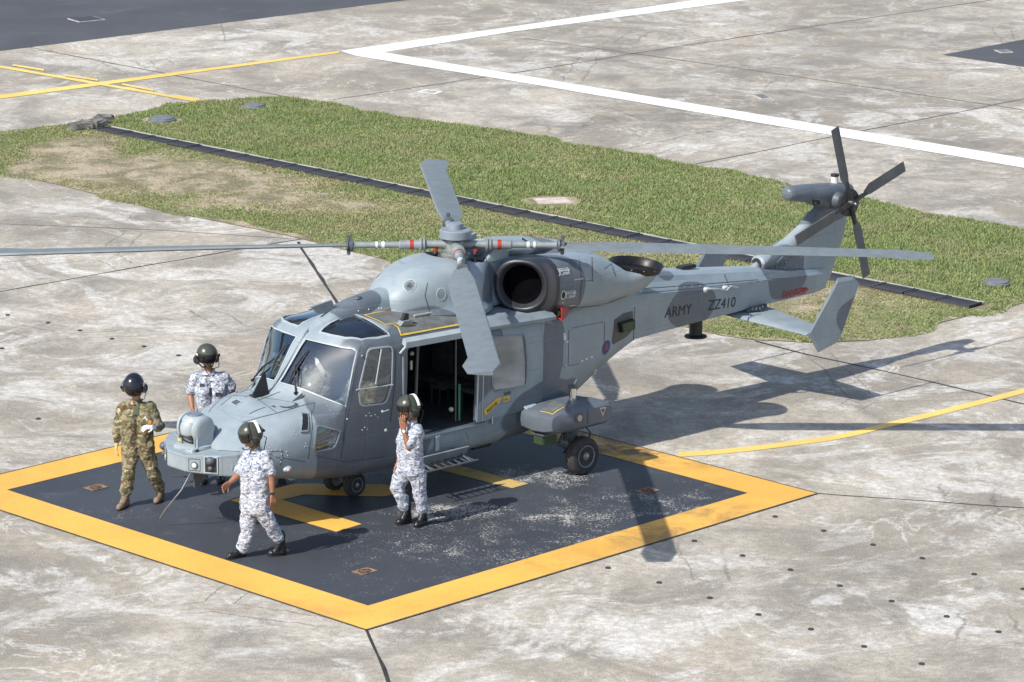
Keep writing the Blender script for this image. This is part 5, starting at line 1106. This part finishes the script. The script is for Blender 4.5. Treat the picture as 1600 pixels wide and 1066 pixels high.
for ang in (-41, 139, -128, 52):
    a = math.radians(ang); R = Matrix.Rotation(a, 3, 'Z') @ Matrix.Rotation(math.radians(.6), 3, 'Y')
    def X(mb): mb.v = [RC+(R @ v) for v in mb.v]; return mb
    arm = X(MB().tube([(.1, 0, 0), (.3, 0, .0), (.42, 0, .0)], [.07, .05, .06], 12).lathe((.40, 0, 0), (1, 0, 0), [(0, .06), (.01, .095), (.03, .095), (.035, .07), (.05, .07), (.055, .095), (.075, .095), (.085, .066), (.34, .06), (.36, .045), (.62, .04), (.9, .045), (.95, .05)], 16)).obj('rotor_arm', mst, ro_)
    X(MB().lathe((.56, 0, 0), (1, 0, 0), [(0, .068), (.05, .068)], 14)).obj('red_band', mredp, arm); X(MB().lathe((.95, 0, 0), (1, 0, 0), [(0, .046), (.04, .046)], 14).lathe((1.04, 0, 0), (1, 0, 0), [(0, .046), (.03, .046)], 14)).obj('white_band', mwhi, arm)
    X(MB().lathe((1.36, 0, 0), (1, 0, 0), [(0, .05), (.01, .085), (.035, .09), (.05, .06), (.07, .06), (.075, .08), (.095, .08), (.1, .05)], 14).box((1.43, 0, .07), (.05, .05, .14), bev=.01).box((1.43, 0, -.07), (.05, .05, .12), bev=.01)).obj('blade_bolt', mdg, arm)
    bl = blade_mb(1.40, 6.4, .37, .055, True, tw=1); bl.v = [V((v.x, v.y, v.z-.012*max(0, v.x-1.4)**1.5*.55)) for v in bl.v]; X(bl).obj('rotor_blade', mbl, ro_)

# ================================================================== PEOPLE
def cloth(name, cols, sc, rough=.85):
    b = NB(name); tc = b.n('ShaderNodeTexCoord').outputs['Object']; co = b.n('ShaderNodeMapping', i_Vector=tc, i_Scale=sc).outputs[0]
    c = cols[0]
    for i, (q, lo, seed) in enumerate(cols[1]):
        o = b.n('ShaderNodeMapping', i_Vector=co, i_Location=(seed*7.3, seed*3.1, seed*1.7)).outputs[0]; c = b.mix(b.ramp(b.noise(o, 1, 3, .6, .3), lo, lo+.025), c, q)
    b.col(c); b.b.inputs['Roughness'].default_value = rough; b.b.inputs['Specular IOR Level'].default_value = .2
    b.b.inputs['Sheen Weight'].default_value = .15; b.bump(b.noise(tc, 22, 4, .6), .6, .012); MATS[name] = b.m; return b.m
mnavy = cloth('white_blue_camouflage_cloth', ((.50, .52, .565), (((.25, .275, .35), .50, 1), ((.115, .14, .24), .575, 2), ((.045, .05, .085), .63, 3), ((.66, .67, .69), .59, 4))), (26, 26, 48))
mmtp = cloth('brown_green_camouflage_cloth', ((.26, .225, .14), (((.125, .115, .06), .50, 1), ((.12, .070, .040), .57, 2), ((.45, .40, .27), .60, 3), ((.035, .032, .018), .655, 4))), (10, 10, 17))
mskin = mat('skin_brown', (.30, .135, .075), .5, var=.12, scale=10); mskin2 = mat('skin_fair', (.45, .24, .17), .5, var=.1, scale=10)
mboot = mat('black_boot_leather', (.012, .012, .013), .32, var=.3, scale=14, bump=.4, bscale=40); mtan = mat('tan_boot_suede', (.20, .145, .095), .9, var=.2, scale=14, bump=.3)
mhel = mat('olive_helmet', (.060, .066, .052), .26, var=.12, scale=6); mheln = mat('navy_helmet', (.014, .017, .028), .2, var=.1); mvis = mat('dark_visor', (.012, .013, .014), .08, var=.05); mtape = mat('white_tape', (.75, .76, .76), .5); mglv = mat('white_glove', (.66, .70, .74), .7, var=.1); mglv2 = mat('yellow_glove', (.52, .42, .16), .7, var=.2)
texc = bpy.data.textures.new('cloth_folds', 'CLOUDS'); texc.noise_scale = .085; texc.noise_depth = 2
def blob(name, parts, m, parent, org, vox, smooth=4, folds=0, sub=None):
    """closed tapered capsules / ellipsoids fused into one continuous surface"""
    mb = MB()
    for p in parts:
        if p[0] == 'c':
            a, ra, b, rb = V(p[1]), p[2], V(p[3]), p[4]; d = b-a
            if d.length < 1e-4: mb.ball(a, ra, 14, 10); continue
            pr = []; L = d.length
            for k in range(5): t = PI/2*k/4; pr.append((-ra*math.cos(t), ra*math.sin(t)))
            for k in range(5): t = PI/2*k/4; pr.append((L+rb*math.sin(t), rb*math.cos(t)))
            mb.lathe(a, d, pr, 14)
        else: mb.ball(V(p[1]), p[2], 18, 12, p[3] if len(p) > 3 else None)
    mb.v = [v-org for v in mb.v]; o = mb.obj(name, m, parent)
    r = o.modifiers.new('r', 'REMESH'); r.mode = 'VOXEL'; r.voxel_size = vox; r.use_smooth_shade = True
    s_ = o.modifiers.new('s', 'SMOOTH'); s_.factor = .5; s_.iterations = smooth
    if folds: d_ = o.modifiers.new('d', 'DISPLACE'); d_.texture = texc; d_.strength = folds; d_.mid_level = .5; d_.texture_coords = 'LOCAL'
    if folds: s2 = o.modifiers.new('s2', 'SMOOTH'); s2.factor = .5; s2.iterations = 1
    modded(o); 
    if not o.data.materials: o.data.materials.append(m)
    o.data.polygons.foreach_set('use_smooth', [True]*len(o.data.polygons)); return o
def hand_parts(w_, d, nrm, side, curl=.5, sc=1.0):
    """w_ wrist, d direction of the fingers, nrm palm normal (towards the palm side), side +1: thumb to d x nrm"""
    d = V(d).normalized(); nrm = V(nrm); nrm = (nrm-d*nrm.dot(d)).normalized(); t = d.cross(nrm)*side; P = []
    for k in (-1, -.33, .33, 1): P.append(('c', w_+t*k*.020*sc+d*.015, .016*sc, w_+t*k*.030*sc+d*.085*sc, .013*sc))
    for k, L in ((1, .072), (.36, .082), (-.3, .076), (-.95, .058)):
        b = w_+t*k*.031*sc+d*.088*sc; dd = d+t*k*.10; q = b
        for j, f in enumerate((.45, .32, .23)):
            dd = (dd*math.cos(curl*.8)+nrm*math.sin(curl*.8)).normalized() if j else (dd*math.cos(curl*.4)+nrm*math.sin(curl*.4)).normalized()
            e = q+dd*L*f*sc*1.1; P.append(('c', q, .0095*sc*(1-.06*j), e, .0085*sc*(1-.08*j))); q = e
    q = w_+t*.03*sc+d*.03*sc; dd = (d*.7+t*.8+nrm*.25).normalized(); e = q+dd*.045*sc; P.append(('c', q, .014*sc, e, .011*sc)); P.append(('c', e, .011*sc, e+(d*.9+t*.25+nrm*.4).normalized()*.035*sc, .009*sc)); return P
def pj(Y0): 
    def f(px, py, dy=0): d = ray(px, py); return V((0, 0, HCAM))+d*((Y0+dy)/d.y)
    return f
def boot(name, ank, toe, m, parent, org, gz=.0):
    d = V((toe.x-ank.x, toe.y-ank.y, 0)); L = max(.16, min(.22, d.length)); d.normalize(); s = V((-d.y, d.x, 0)); base = V((ank.x, ank.y, gz)); lift = 0
    P = [('c', ank+V((0, 0, .10)), .058, ank+V((0, 0, 0)), .052), ('c', ank, .052, base-d*.03+V((0, 0, .052)), .044), ('c', base-d*.03+V((0, 0, .048)), .044, base+d*L*.75+V((0, 0, .044)), .047), ('c', base+d*L*.7+V((0, 0, .044))-s*.012, .042, base+d*(L-.02)+V((0, 0, .038)), .036), ('c', ank+V((0, 0, .02)), .05, base+d*L*.4+V((0, 0, .07)), .045)]
    o = blob(name, P, m, parent, org, .009, 3)
    for v in o.data.vertices: v.co.z = max(v.co.z, .004)
    mb = MB(); pts = []
    for k in range(18):
        a = 2*PI*k/18; r1 = (L+.08)/2; pts.append(base+d*((L-.02)/2+math.cos(a)*r1-.005)+s*math.sin(a)*(.048 if math.cos(a) > 0 else .042)-org)
    mb.prism([V((p.x, p.y, .0035)) for p in pts], (0, 0, .022)); mb.obj('sole', mat('boot_sole', (.02, .018, .016), .8), o, True, 50); return o
def helmet(c, f, m, parent, org, kind, tape=False):
    f = V(f).normalized(); u = V((0, 0, 1)); u = (u-f*u.dot(f)).normalized(); s = u.cross(f); R = Matrix((f, s, u)).transposed(); c = V(c)-org
    T = lambda x, y, z: c+R @ V((x, y, z))
    mb = MB(); rg = []; N = 26               # shell open at the face and neck
    for i in range(13):
        ph = PI*.74*i/12; ring = []
        for k in range(N):
            a = 2*PI*k/N; ca, sa = math.cos(a), math.sin(a); lim = .62 if ca > .35 else .74; p2 = PI*lim*i/12 if ca > .35 else ph*(1 if ca < -.2 else .98)
            if ca > .55: p2 = PI*.50*i/12
            r = .143; ring.append(T(r*1.08*math.sin(p2)*ca*1.0-.005, r*.93*math.sin(p2)*sa if i else 0, r*1.02*math.cos(p2)+.012))
        rg.append(ring)
    mb.rings(rg, False); h = mb.obj('helmet', m, parent); sd = h.modifiers.new('s', 'SOLIDIFY'); sd.thickness = .018; modded(h); h.data.polygons.foreach_set('use_smooth', [True]*len(h.data.polygons))
    # visor cover over the brow
    mb = MB(); rg = []
    for i in range(9):
        el = math.radians(16+70*i/8); rg.append([T(.156*1.06*math.cos(el)*math.cos(az), .156*.96*math.cos(el)*math.sin(az), .012+.156*1.02*math.sin(el)) for az in [math.radians(-78+156*k/12) for k in range(13)]])
    n = 13; vs = [q for r in rg for q in r]; mb.add(vs, [(i*n+k, i*n+k+1, (i+1)*n+k+1, (i+1)*n+k) for i in range(8) for k in range(12)]); vc = mb.obj('visor_cover', m, h); sd = vc.modifiers.new('s', 'SOLIDIFY'); sd.thickness = .01; modded(vc); vc.data.polygons.foreach_set('use_smooth', [True]*len(vc.data.polygons))
    mb = MB(); rg = []; lo = -34 if kind != 'up' else -10
    for i in range(7):
        el = math.radians(lo+(20-lo)*i/6); rg.append([T(.150*1.06*math.cos(el*.8)*math.cos(az), .150*.96*math.cos(el*.8)*math.sin(az), .012+.146*math.sin(el)) for az in [math.radians(-66+132*k/12) for k in range(13)]])
    mb.add([q for r in rg for q in r], [(i*n+k, i*n+k+1, (i+1)*n+k+1, (i+1)*n+k) for i in range(6) for k in range(12)]); vz = mb.obj('visor', mvis, h); sd = vz.modifiers.new('s', 'SOLIDIFY'); sd.thickness = .004; modded(vz)
    for q in (1, -1):
        e = MB().lathe(T(-.005, q*.113, -.055), R @ V((0, q, 0)), [(0, .062), (.02, .066), (.04, .058), (.045, .04), (.055, .036), (.058, .02)], 20); e.obj('ear_cup', m if kind != 'navy' else mdg, h)
        MB().lathe(T(-.005, q*.160, -.055), R @ V((0, q, 0)), [(0, .045), (.004, .045), (.012, .03)], 16).obj('ear_cup_ring', mblk, h); MB().lathe(T(.05, q*.152, .01), R @ V((0, q, 0)), [(0, .022), (.015, .02)], 10).obj('visor_knob', mblk, h)
    MB().tube([T(.04, .16, -.08), T(.12, .14, -.13), T(.15, .06, -.135), T(.145, .02, -.13)], [.005, .005, .006, .012], 6).obj('microphone', mblk, h)
    MB().tube([T(-.14, .06, -.05), T(-.17, .06, -.08), T(-.13, .07, -.16), T(-.08, .09, -.24)], .006, 6).box(T(-.165, 0, .0), (.04, .05, .03), R, .006).obj('cable', mblk, h)
    MB().tube([T(.0, .11, -.10), T(.05, .07, -.145), T(.05, -.07, -.145), T(.0, -.11, -.10)], .010, 6).obj('chin_strap', mblk, h)
    if tape:
        for pts in ([(-.02+.0*k, 0, 0) for k in range(2)],):
            mb = MB(); L = []
            for k in range(9): a = math.radians(100+80*k/8); L += [T(.150*1.08*math.cos(a)-.006, yy, .012+.150*1.02*math.sin(a)) for yy in (-.018, .018)]
            mb.add(L, [(2*i, 2*i+1, 2*i+3, 2*i+2) for i in range(8)]); L = []
            for k in range(13): a = math.radians(-80+160*k/12); L += [T(-.05+dx-.03, .148*.95*math.sin(a), .012+.148*math.cos(a)*.98) for dx in (-.018, .018)]
            mb.add(L, [(2*i, 2*i+1, 2*i+3, 2*i+2) for i in range(12)]); mb.obj('reflective_tape', mtape, h)
    else: MB().box(T(.02, -.138, .03), (.05, .012, .022), R, .003).box(T(.02, .138, .03), (.05, .012, .022), R, .003).obj('reflective_tape', mtape, h)
    return h
def head_parts(c, f):
    f = V(f).normalized(); u = V((0, 0, 1)); u = (u-f*u.dot(f)).normalized(); s = u.cross(f); R = Matrix((f, s, u)).transposed(); T = lambda x, y, z: V(c)+R @ V((x, y, z))
    P = [('e', T(-.01, 0, .0), (.098, .078, .11), R), ('c', T(.035, 0, -.05), .058, T(.055, 0, -.095), .038), ('c', T(.07, 0, -.112), .022, T(.075, 0, -.115), .02), ('c', T(.088, 0, -.02), .009, T(.112, 0, -.052), .015), ('c', T(.088, -.02, -.082), .009, T(.088, .02, -.082), .009), ('c', T(.086, -.018, -.094), .009, T(.086, .018, -.094), .009)]
    for q in (1, -1): P += [('c', T(-.01, q*.08, -.0), .014, T(-.01, q*.082, -.04), .010), ('c', T(.06, q*.04, -.035), .026, T(.045, q*.05, -.05), .026), ('c', T(.082, q*.02, .012), .012, T(.072, q*.048, .012), .012), ('c', T(0, q*.052, -.07), .026, T(.05, q*.03, -.1), .022)]
    return P, T
def person(name, Y0, j, face, cm, label, skin, hm, hkind, bm_, group=None, tape=False, sleeves='short', gloves=None, watch=None, hands=None, collar=True, legs=True, parent_space=None, hs=1.0):
    J = pj(Y0) if parent_space is None else None
    g = lambda k: (J(*j[k]) if J else V(j[k]))
    org = V((g('hipc').x, Y0, 0)) if J else V((g('hipc').x, g('hipc').y, 0)); root = empty(name, org if J else HM @ org, 0 if J else PHI); tag(root, label, 'person', group)
    hd, nk = g('head'), g('neck'); sL, sR, hL, hR = g('sL'), g('sR'), g('hL'), g('hR'); eL, eR, wL, wR = g('eL'), g('eR'), g('wL'), g('wR'); hc = (hL+hR)/2; sc_ = (sL+sR)/2
    sd = (sL-sR).normalized(); fw = sd.cross(V((0, 0, 1))).normalized(); fd = V(face)
    if fw.dot(V((fd.x, fd.y, 0))) < 0: fw = -fw
    P, T = head_parts(hd, face); P += [('c', hd-V((0, 0, .04)), .055, nk, .056), ('c', nk, .056, sc_+V((0, 0, .01)), .06)]
    skinw = []
    for k, (sh, el, wr) in enumerate(((sL, eL, wL), (sR, eR, wR))):
        d = (wr-el).normalized()
        if sleeves == 'short': P += [('c', sh, .045, el, .042), ('c', el, .042, el.lerp(wr, .4), .041), ('c', el.lerp(wr, .4), .041, wr, .026)]
        hd_ = (hands or {}).get('LR'[k], {}); dirn = V(hd_.get('d', d)); nm = V(hd_.get('n', -fw*.3+(-sd if k == 0 else sd))); hp = hand_parts(wr, dirn, nm, hd_.get('s', 1 if k == 0 else -1), hd_.get('c', .5), 1.05)
        if gloves: blob('glove', hp+[('c', wr-d*.03, .034, wr+d*.02, .03)], gloves[k], root, org, .0055, 2)
        else: P += hp
    # continuous body under the clothes too
    P += [('c', sc_-V((0, 0, .03)), .05, hc+V((0, 0, .05)), .05), ('c', hc, .05, hL, .04), ('c', hc, .05, hR, .04), ('c', hL, .04, g('kL'), .03), ('c', hR, .04, g('kR'), .03), ('c', g('kL'), .03, g('aL'), .026), ('c', g('kR'), .03, g('aR'), .026)]
    if sleeves != 'short': P += [('c', sh, .035, el, .03) for sh, el in ((sL, eL), (sR, eR))]+[('c', el, .03, wr, .024) for el, wr in ((eL, wL), (eR, wR))]
    blob('body', P, skin, root, org, .0055, 2)
    # eyes and brows are under the visor: add eyes anyway
    e = MB()
    for q in (1, -1): e.ball(T(.082, q*.033, -.008)-org, .011, 8, 6)
    e.obj('eyes', mat('eye_dark', (.03, .02, .015), .2), root)
    # shirt
    S_ = []; ch = sc_.lerp(hc, .30); wa = sc_.lerp(hc, .68)
    S_ += [('c', sR-sd*.005, .074, sL+sd*.005, .074), ('c', nk.lerp(sc_, .45), .066, sc_, .085)]
    for q in (-1, 1):
        S_ += [('c', sc_+sd*q*.095-V((0, 0, .05)), .108, ch+sd*q*.095+fw*.03, .120), ('c', ch+sd*q*.095+fw*.025, .120, wa+sd*q*.09+fw*.01, .118), ('c', wa+sd*q*.09, .118, hc+sd*q*.095-V((0, 0, .02)), .124)]
    if hem_ := j.get('hem', .0): S_ += [('c', hc+sd*q*.085-V((0, 0, hem_)), .132, hc+sd*q*.095, .126) for q in (-1, 1)]
    for sh, el, wr in ((sL, eL, wL), (sR, eR, wR)):
        if sleeves == 'short': S_ += [('c', sh, .078, sh.lerp(el, .5), .075), ('c', sh.lerp(el, .5), .075, sh.lerp(el, .76), .078)]
        else: S_ += [('c', sh, .08, el, .070), ('c', el, .070, el.lerp(wr, .5), .064), ('c', el.lerp(wr, .5), .064, wr-(wr-el).normalized()*.03, .042)]
    shirt = blob('shirt' if sleeves == 'short' else 'jacket', S_, cm, root, org, .010, 4, .042)
    tr = []
    for q, h_, kn, an in ((1, hL, g('kL'), g('aL')), (-1, hR, g('kR'), g('aR'))):
        sk = an.lerp(kn, .28); tr += [('c', hc+sd*q*.07+V((0, 0, .06)), .118, h_-V((0, 0, .04)), .118), ('c', h_-V((0, 0, .03)), .116, kn, .088), ('c', kn, .088, kn.lerp(an, .45), .086), ('c', kn.lerp(an, .45), .086, sk, .078), ('c', sk, .084, sk+(an-sk)*.25, .070)]
        tr.append(('c', h_.lerp(kn, .5)+sd*q*.07, .045, h_.lerp(kn, .72)+sd*q*.055, .045))
    blob('trousers', tr, cm, root, org, .010, 3, .048)
    tb_ = BVHTree.FromPolygons([v.co.copy() for v in root.children[-1].data.vertices], [tuple(p.vertices) for p in root.children[-1].data.polygons]) if root.children[-1].name.startswith('trousers') else None
    if tb_:
        for q, h_, kn in ((1, hL, g('kL')), (-1, hR, g('kR'))):
            m0 = h_.lerp(kn, .62)-org; ax2 = (kn-h_).normalized(); sn = sd*q; fn = fw; L = []
            for a, b in ((-.06, -.075), (.06, -.075), (.06, .075), (-.06, .075)):
                p = m0+fn*a+ax2*b; h = tb_.ray_cast(p+sn*.4, -sn); L.append((h[0] if h[0] else p+sn*.09)+sn*.010)
            mb = MB(); mb.prism(L, -sn*.02); pk = mb.obj('cargo_pocket', cm, root.children[-1], False)
            mb = MB(); mb.prism([L[0]+sn*.004, L[1]+sn*.004, L[1].lerp(L[2], .3)+sn*.006, L[0].lerp(L[3], .3)+sn*.006], -sn*.012); mb.obj('pocket_flap', cm, root.children[-1] if root.children[-1].name.startswith('trousers') else pk.parent, False)
    if legs:
        boot('boot', g('aL'), g('tL'), bm_, root, org); boot('boot', g('aR'), g('tR'), bm_, root, org)
    helmet(hd+V(face).normalized()*-.008+V((0, 0, .004)), face, hm, root, org, hkind, tape)
    if collar:
        mb = MB(); cc = nk.lerp(sc_, .35)-org
        for q in (1, -1): mb.prism([cc+sd*q*.012+fw*.095+V((0, 0, -.035)), cc+sd*q*.075+fw*.06+V((0, 0, -.045)), cc+sd*q*.085+fw*-.02+V((0, 0, .015)), cc+sd*q*.055+fw*.03+V((0, 0, .025))], fw*.012+V((0, 0, .012)))
        mb.obj('collar', cm, shirt, False)
    if watch:
        k, mm = watch; wr, el = (wL, eL) if k == 'L' else (wR, eR); d = (wr-el).normalized(); MB().lathe(wr-d*.035-org, d, [(0, .031), (.024, .031)], 14).obj('watch_strap', mblk, root); c_ = (V((0, HCAM*0, HCAM))-wr).normalized(); o_ = V((0, -1, .25)); o_ = (o_-d*o_.dot(d)).normalized(); MB().lathe(wr-d*.023+o_*.026-org, o_, [(0, .020), (.01, .019)], 14).obj('watch_face', mm, root)
    # chest pockets and badges
    return root, dict(sd=sd, fw=fw, sc=sc_, hc=hc, org=org, shirt=shirt, ch=ch)
def pocket(r, d, x, z, w_, h_, m, nm='pocket_flap', yo=.125):
    tr_ = BVHTree.FromPolygons([v.co.copy() for v in d['shirt'].data.vertices], [tuple(p.vertices) for p in d['shirt'].data.polygons]); L = []
    for a, b in ((-1, -1), (1, -1), (1, 1), (-1, 1)):
        p = d['sc']-d['org']+d['sd']*(x+a*w_/2)+V((0, 0, z+b*h_/2)); h = tr_.ray_cast(p+d['fw']*.5, -d['fw']); L.append((h[0] if h[0] else p+d['fw']*yo)+d['fw']*.004)
    mb = MB(); mb.prism(L, d['fw']*.008); mb.obj(nm, m, d['shirt'], False)
YA = G(205, 790).y
jA = dict(head=(209, 603, -.03), neck=(213, 621, .03), sL=(234, 636, .02), sR=(192, 637, .0), hipc=(215, 788), hL=(227, 699, .02), hR=(204, 699, .0), eL=(249, 666, .02), wL=(240, 668, -.18), eR=(184, 668, .02), wR=(182, 692, -.03),
          kL=(237, 733, .05), aL=(251, 768, .22), tL=(243, 780, .05), kR=(201, 737, -.08), aR=(196, 778, -.06), tR=(184, 795, -.28), hem=.0)
r, d = person('person', YA, jA, (-.10, -.80, -.55), mmtp, 'person in brown and green camouflage and dark helmet walking at the left of the pad', mskin2, mheln, 'navy', mtan, sleeves='long', gloves=(mglv, mglv2), hands={'L': dict(d=(-.6, -.4, .15), n=(-.2, .3, -.9), c=.9), 'R': dict(c=.55)})
mt_ = MB().box(V((0, 0, 0)), (.01, .01, .01)); 
p = pj(YA)(234, 660, -.27)-d['org']; MB().box(p, (.05, .03, .055), Matrix.Rotation(.4, 3, 'Y'), .008).obj('orange_checklist', mat('orange_item', (.50, .24, .03), .6), r); MB().tube([p+V((-.03, 0, .03)), p+V((-.06, -.01, .07))], .012, 8).obj('torch', mtape, r)
pocket(r, d, .085, -.17, .12, .05, mmtp); pocket(r, d, -.085, -.17, .12, .05, mmtp); pocket(r, d, 0, -.02, .07, .10, mat('green_undershirt', (.085, .11, .07), .9), 'undershirt')
YB = G(400, 872).y
jB = dict(head=(391, 680, -.02), neck=(400, 697, .02), sL=(415, 712, -.10), sR=(387, 713, .10), hipc=(400, 872), hL=(406, 787, -.06), hR=(390, 787, .08), eL=(424, 744, -.12), wL=(426, 774, -.14), eR=(373, 742, .05), wR=(358, 755, -.06),
          kL=(421, 819, -.02), aL=(439, 847, .10), tL=(420, 868, .05), kR=(387, 828, .04), aR=(377, 866, .02), tR=(355, 885, -.10), hem=.05)
r, d = person('person', YB, jB, (-.90, -.36, -.22), mnavy, 'person in white and blue camouflage with olive helmet striding left over the yellow border', mskin, mhel, 'olive', mboot, tape=True, watch=('L', mblk), hands={'L': dict(c=.6), 'R': dict(c=.9)})
pocket(r, d, 0, -.20, .035, .34, mnavy, 'button_placket'); pocket(r, d, .10, -.16, .11, .12, mnavy, 'shirt_pocket'); pocket(r, d, .0, -.12, .02, .05, mat('dark_badge', (.03, .032, .045), .8), 'badge')
YC = G(648, 822).y
jC = dict(head=(638, 637, .0), neck=(645, 655, .03), sL=(653, 672, -.10), sR=(634, 672, .12), hipc=(648, 822), hL=(651, 731, -.06), hR=(630, 731, .08), eL=(639, 699, -.17), wL=(630, 671, -.14), eR=(628, 703, .14), wR=(622, 724, .08),
          kL=(656, 770, -.05), aL=(661, 803, .02), tL=(650, 826, -.10), kR=(620, 762, .05), aR=(636, 800, .10), tR=(620, 820, .0), hem=.05)
r, d = person('person', YC, jC, (-.88, -.45, -.12), mnavy, 'person in blue camouflage holding a hand to the face beside the open cabin door', mskin, mhel, 'up', mboot, tape=True, watch=('L', mtape), hands={'L': dict(d=(-.10, .1, 1), n=(-.3, .9, .1), c=.22, s=-1), 'R': dict(c=.6)})
pocket(r, d, 0, -.20, .035, .34, mnavy, 'button_placket'); pocket(r, d, .10, -.16, .11, .12, mnavy, 'shirt_pocket')
YD = G(335, 752).y
jD = dict(head=(323, 556, -.02), neck=(325, 575, .02), sL=(350, 589, .04), sR=(307, 590, .0), hipc=(332, 752), hL=(344, 662, .02), hR=(322, 662, .0), eL=(363, 610, .08), wL=(356, 638, -.02), eR=(297, 616, .02), wR=(301, 640, -.12),
          kL=(345, 705, .0), aL=(347, 742, .04), tL=(342, 752, -.2), kR=(322, 705, .0), aR=(320, 742, .02), tR=(318, 754, -.2), hem=.0)
r, d = person('person', YD, jD, (.36, -.86, -.16), mnavy, 'person in white and blue camouflage with olive helmet standing behind the helicopter nose', mskin, mhel, 'olive', mboot, hands={})
mpat = mat('dark_patch', (.03, .032, .045), .8)
pocket(r, d, .085, -.13, .12, .035, mnavy); pocket(r, d, -.085, -.13, .12, .035, mnavy); pocket(r, d, -.115, -.075, .06, .038, mpat, 'badge'); pocket(r, d, .10, -.20, .08, .05, mpat, 'badge'); pocket(r, d, 0.0, -.17, .03, .10, mpat, 'badge'); pocket(r, d, .01, .0, .06, .05, mat('grey_undershirt', (.45, .46, .47), .9), 'undershirt')
for y, lab in ((.45, 'crew person in green camouflage seated behind the port cockpit side window'), (-.45, 'crew person in green camouflage seated at the far side of the cockpit')):
    q = dict(head=(.14, y, 1.86), neck=(.06, y, 1.70), sL=(.04, y+.19, 1.58), sR=(.04, y-.19, 1.58), hipc=(.06, y, 1.1), hL=(.08, y+.10, 1.16), hR=(.08, y-.10, 1.16), eL=(.16, y+.25, 1.33), wL=(.42, y+.18, 1.30), eR=(.16, y-.25, 1.33), wR=(.42, y-.18, 1.30), kL=(.52, y+.13, 1.28), aL=(.74, y+.12, .96), kR=(.52, y-.13, 1.28), aR=(.74, y-.12, .96), tL=(.9, y+.12, .9), tR=(.9, y-.12, .9))
    r, d = person('person', 0, q, (.9, .25 if y > 0 else -.1, -.1), mmtp, lab, mskin2, mhel, 'olive', mtan, sleeves='long', gloves=(mseat, mseat), parent_space=1, legs=False)
# chocks
mch = mat('chock_rubber', (.012, .012, .013), .7, var=.3)
g = G(436, 756); e = empty('wheel_chock', (g.x, g.y, 0), .1); tag(e, 'black rubber wheel chock on the pad under the helicopter nose', 'chock'); MB().prism([(-.10, -.05, .008), (.10, -.05, .008), (.07, -.02, .10), (-.07, -.02, .10)], (0, .12, 0)).obj('wedge', mch, e, False); MB().tube([(.1, .0, .06), (.16, .02, .02), (.22, .0, .018)], .008, 6).obj('rope', mru, e)
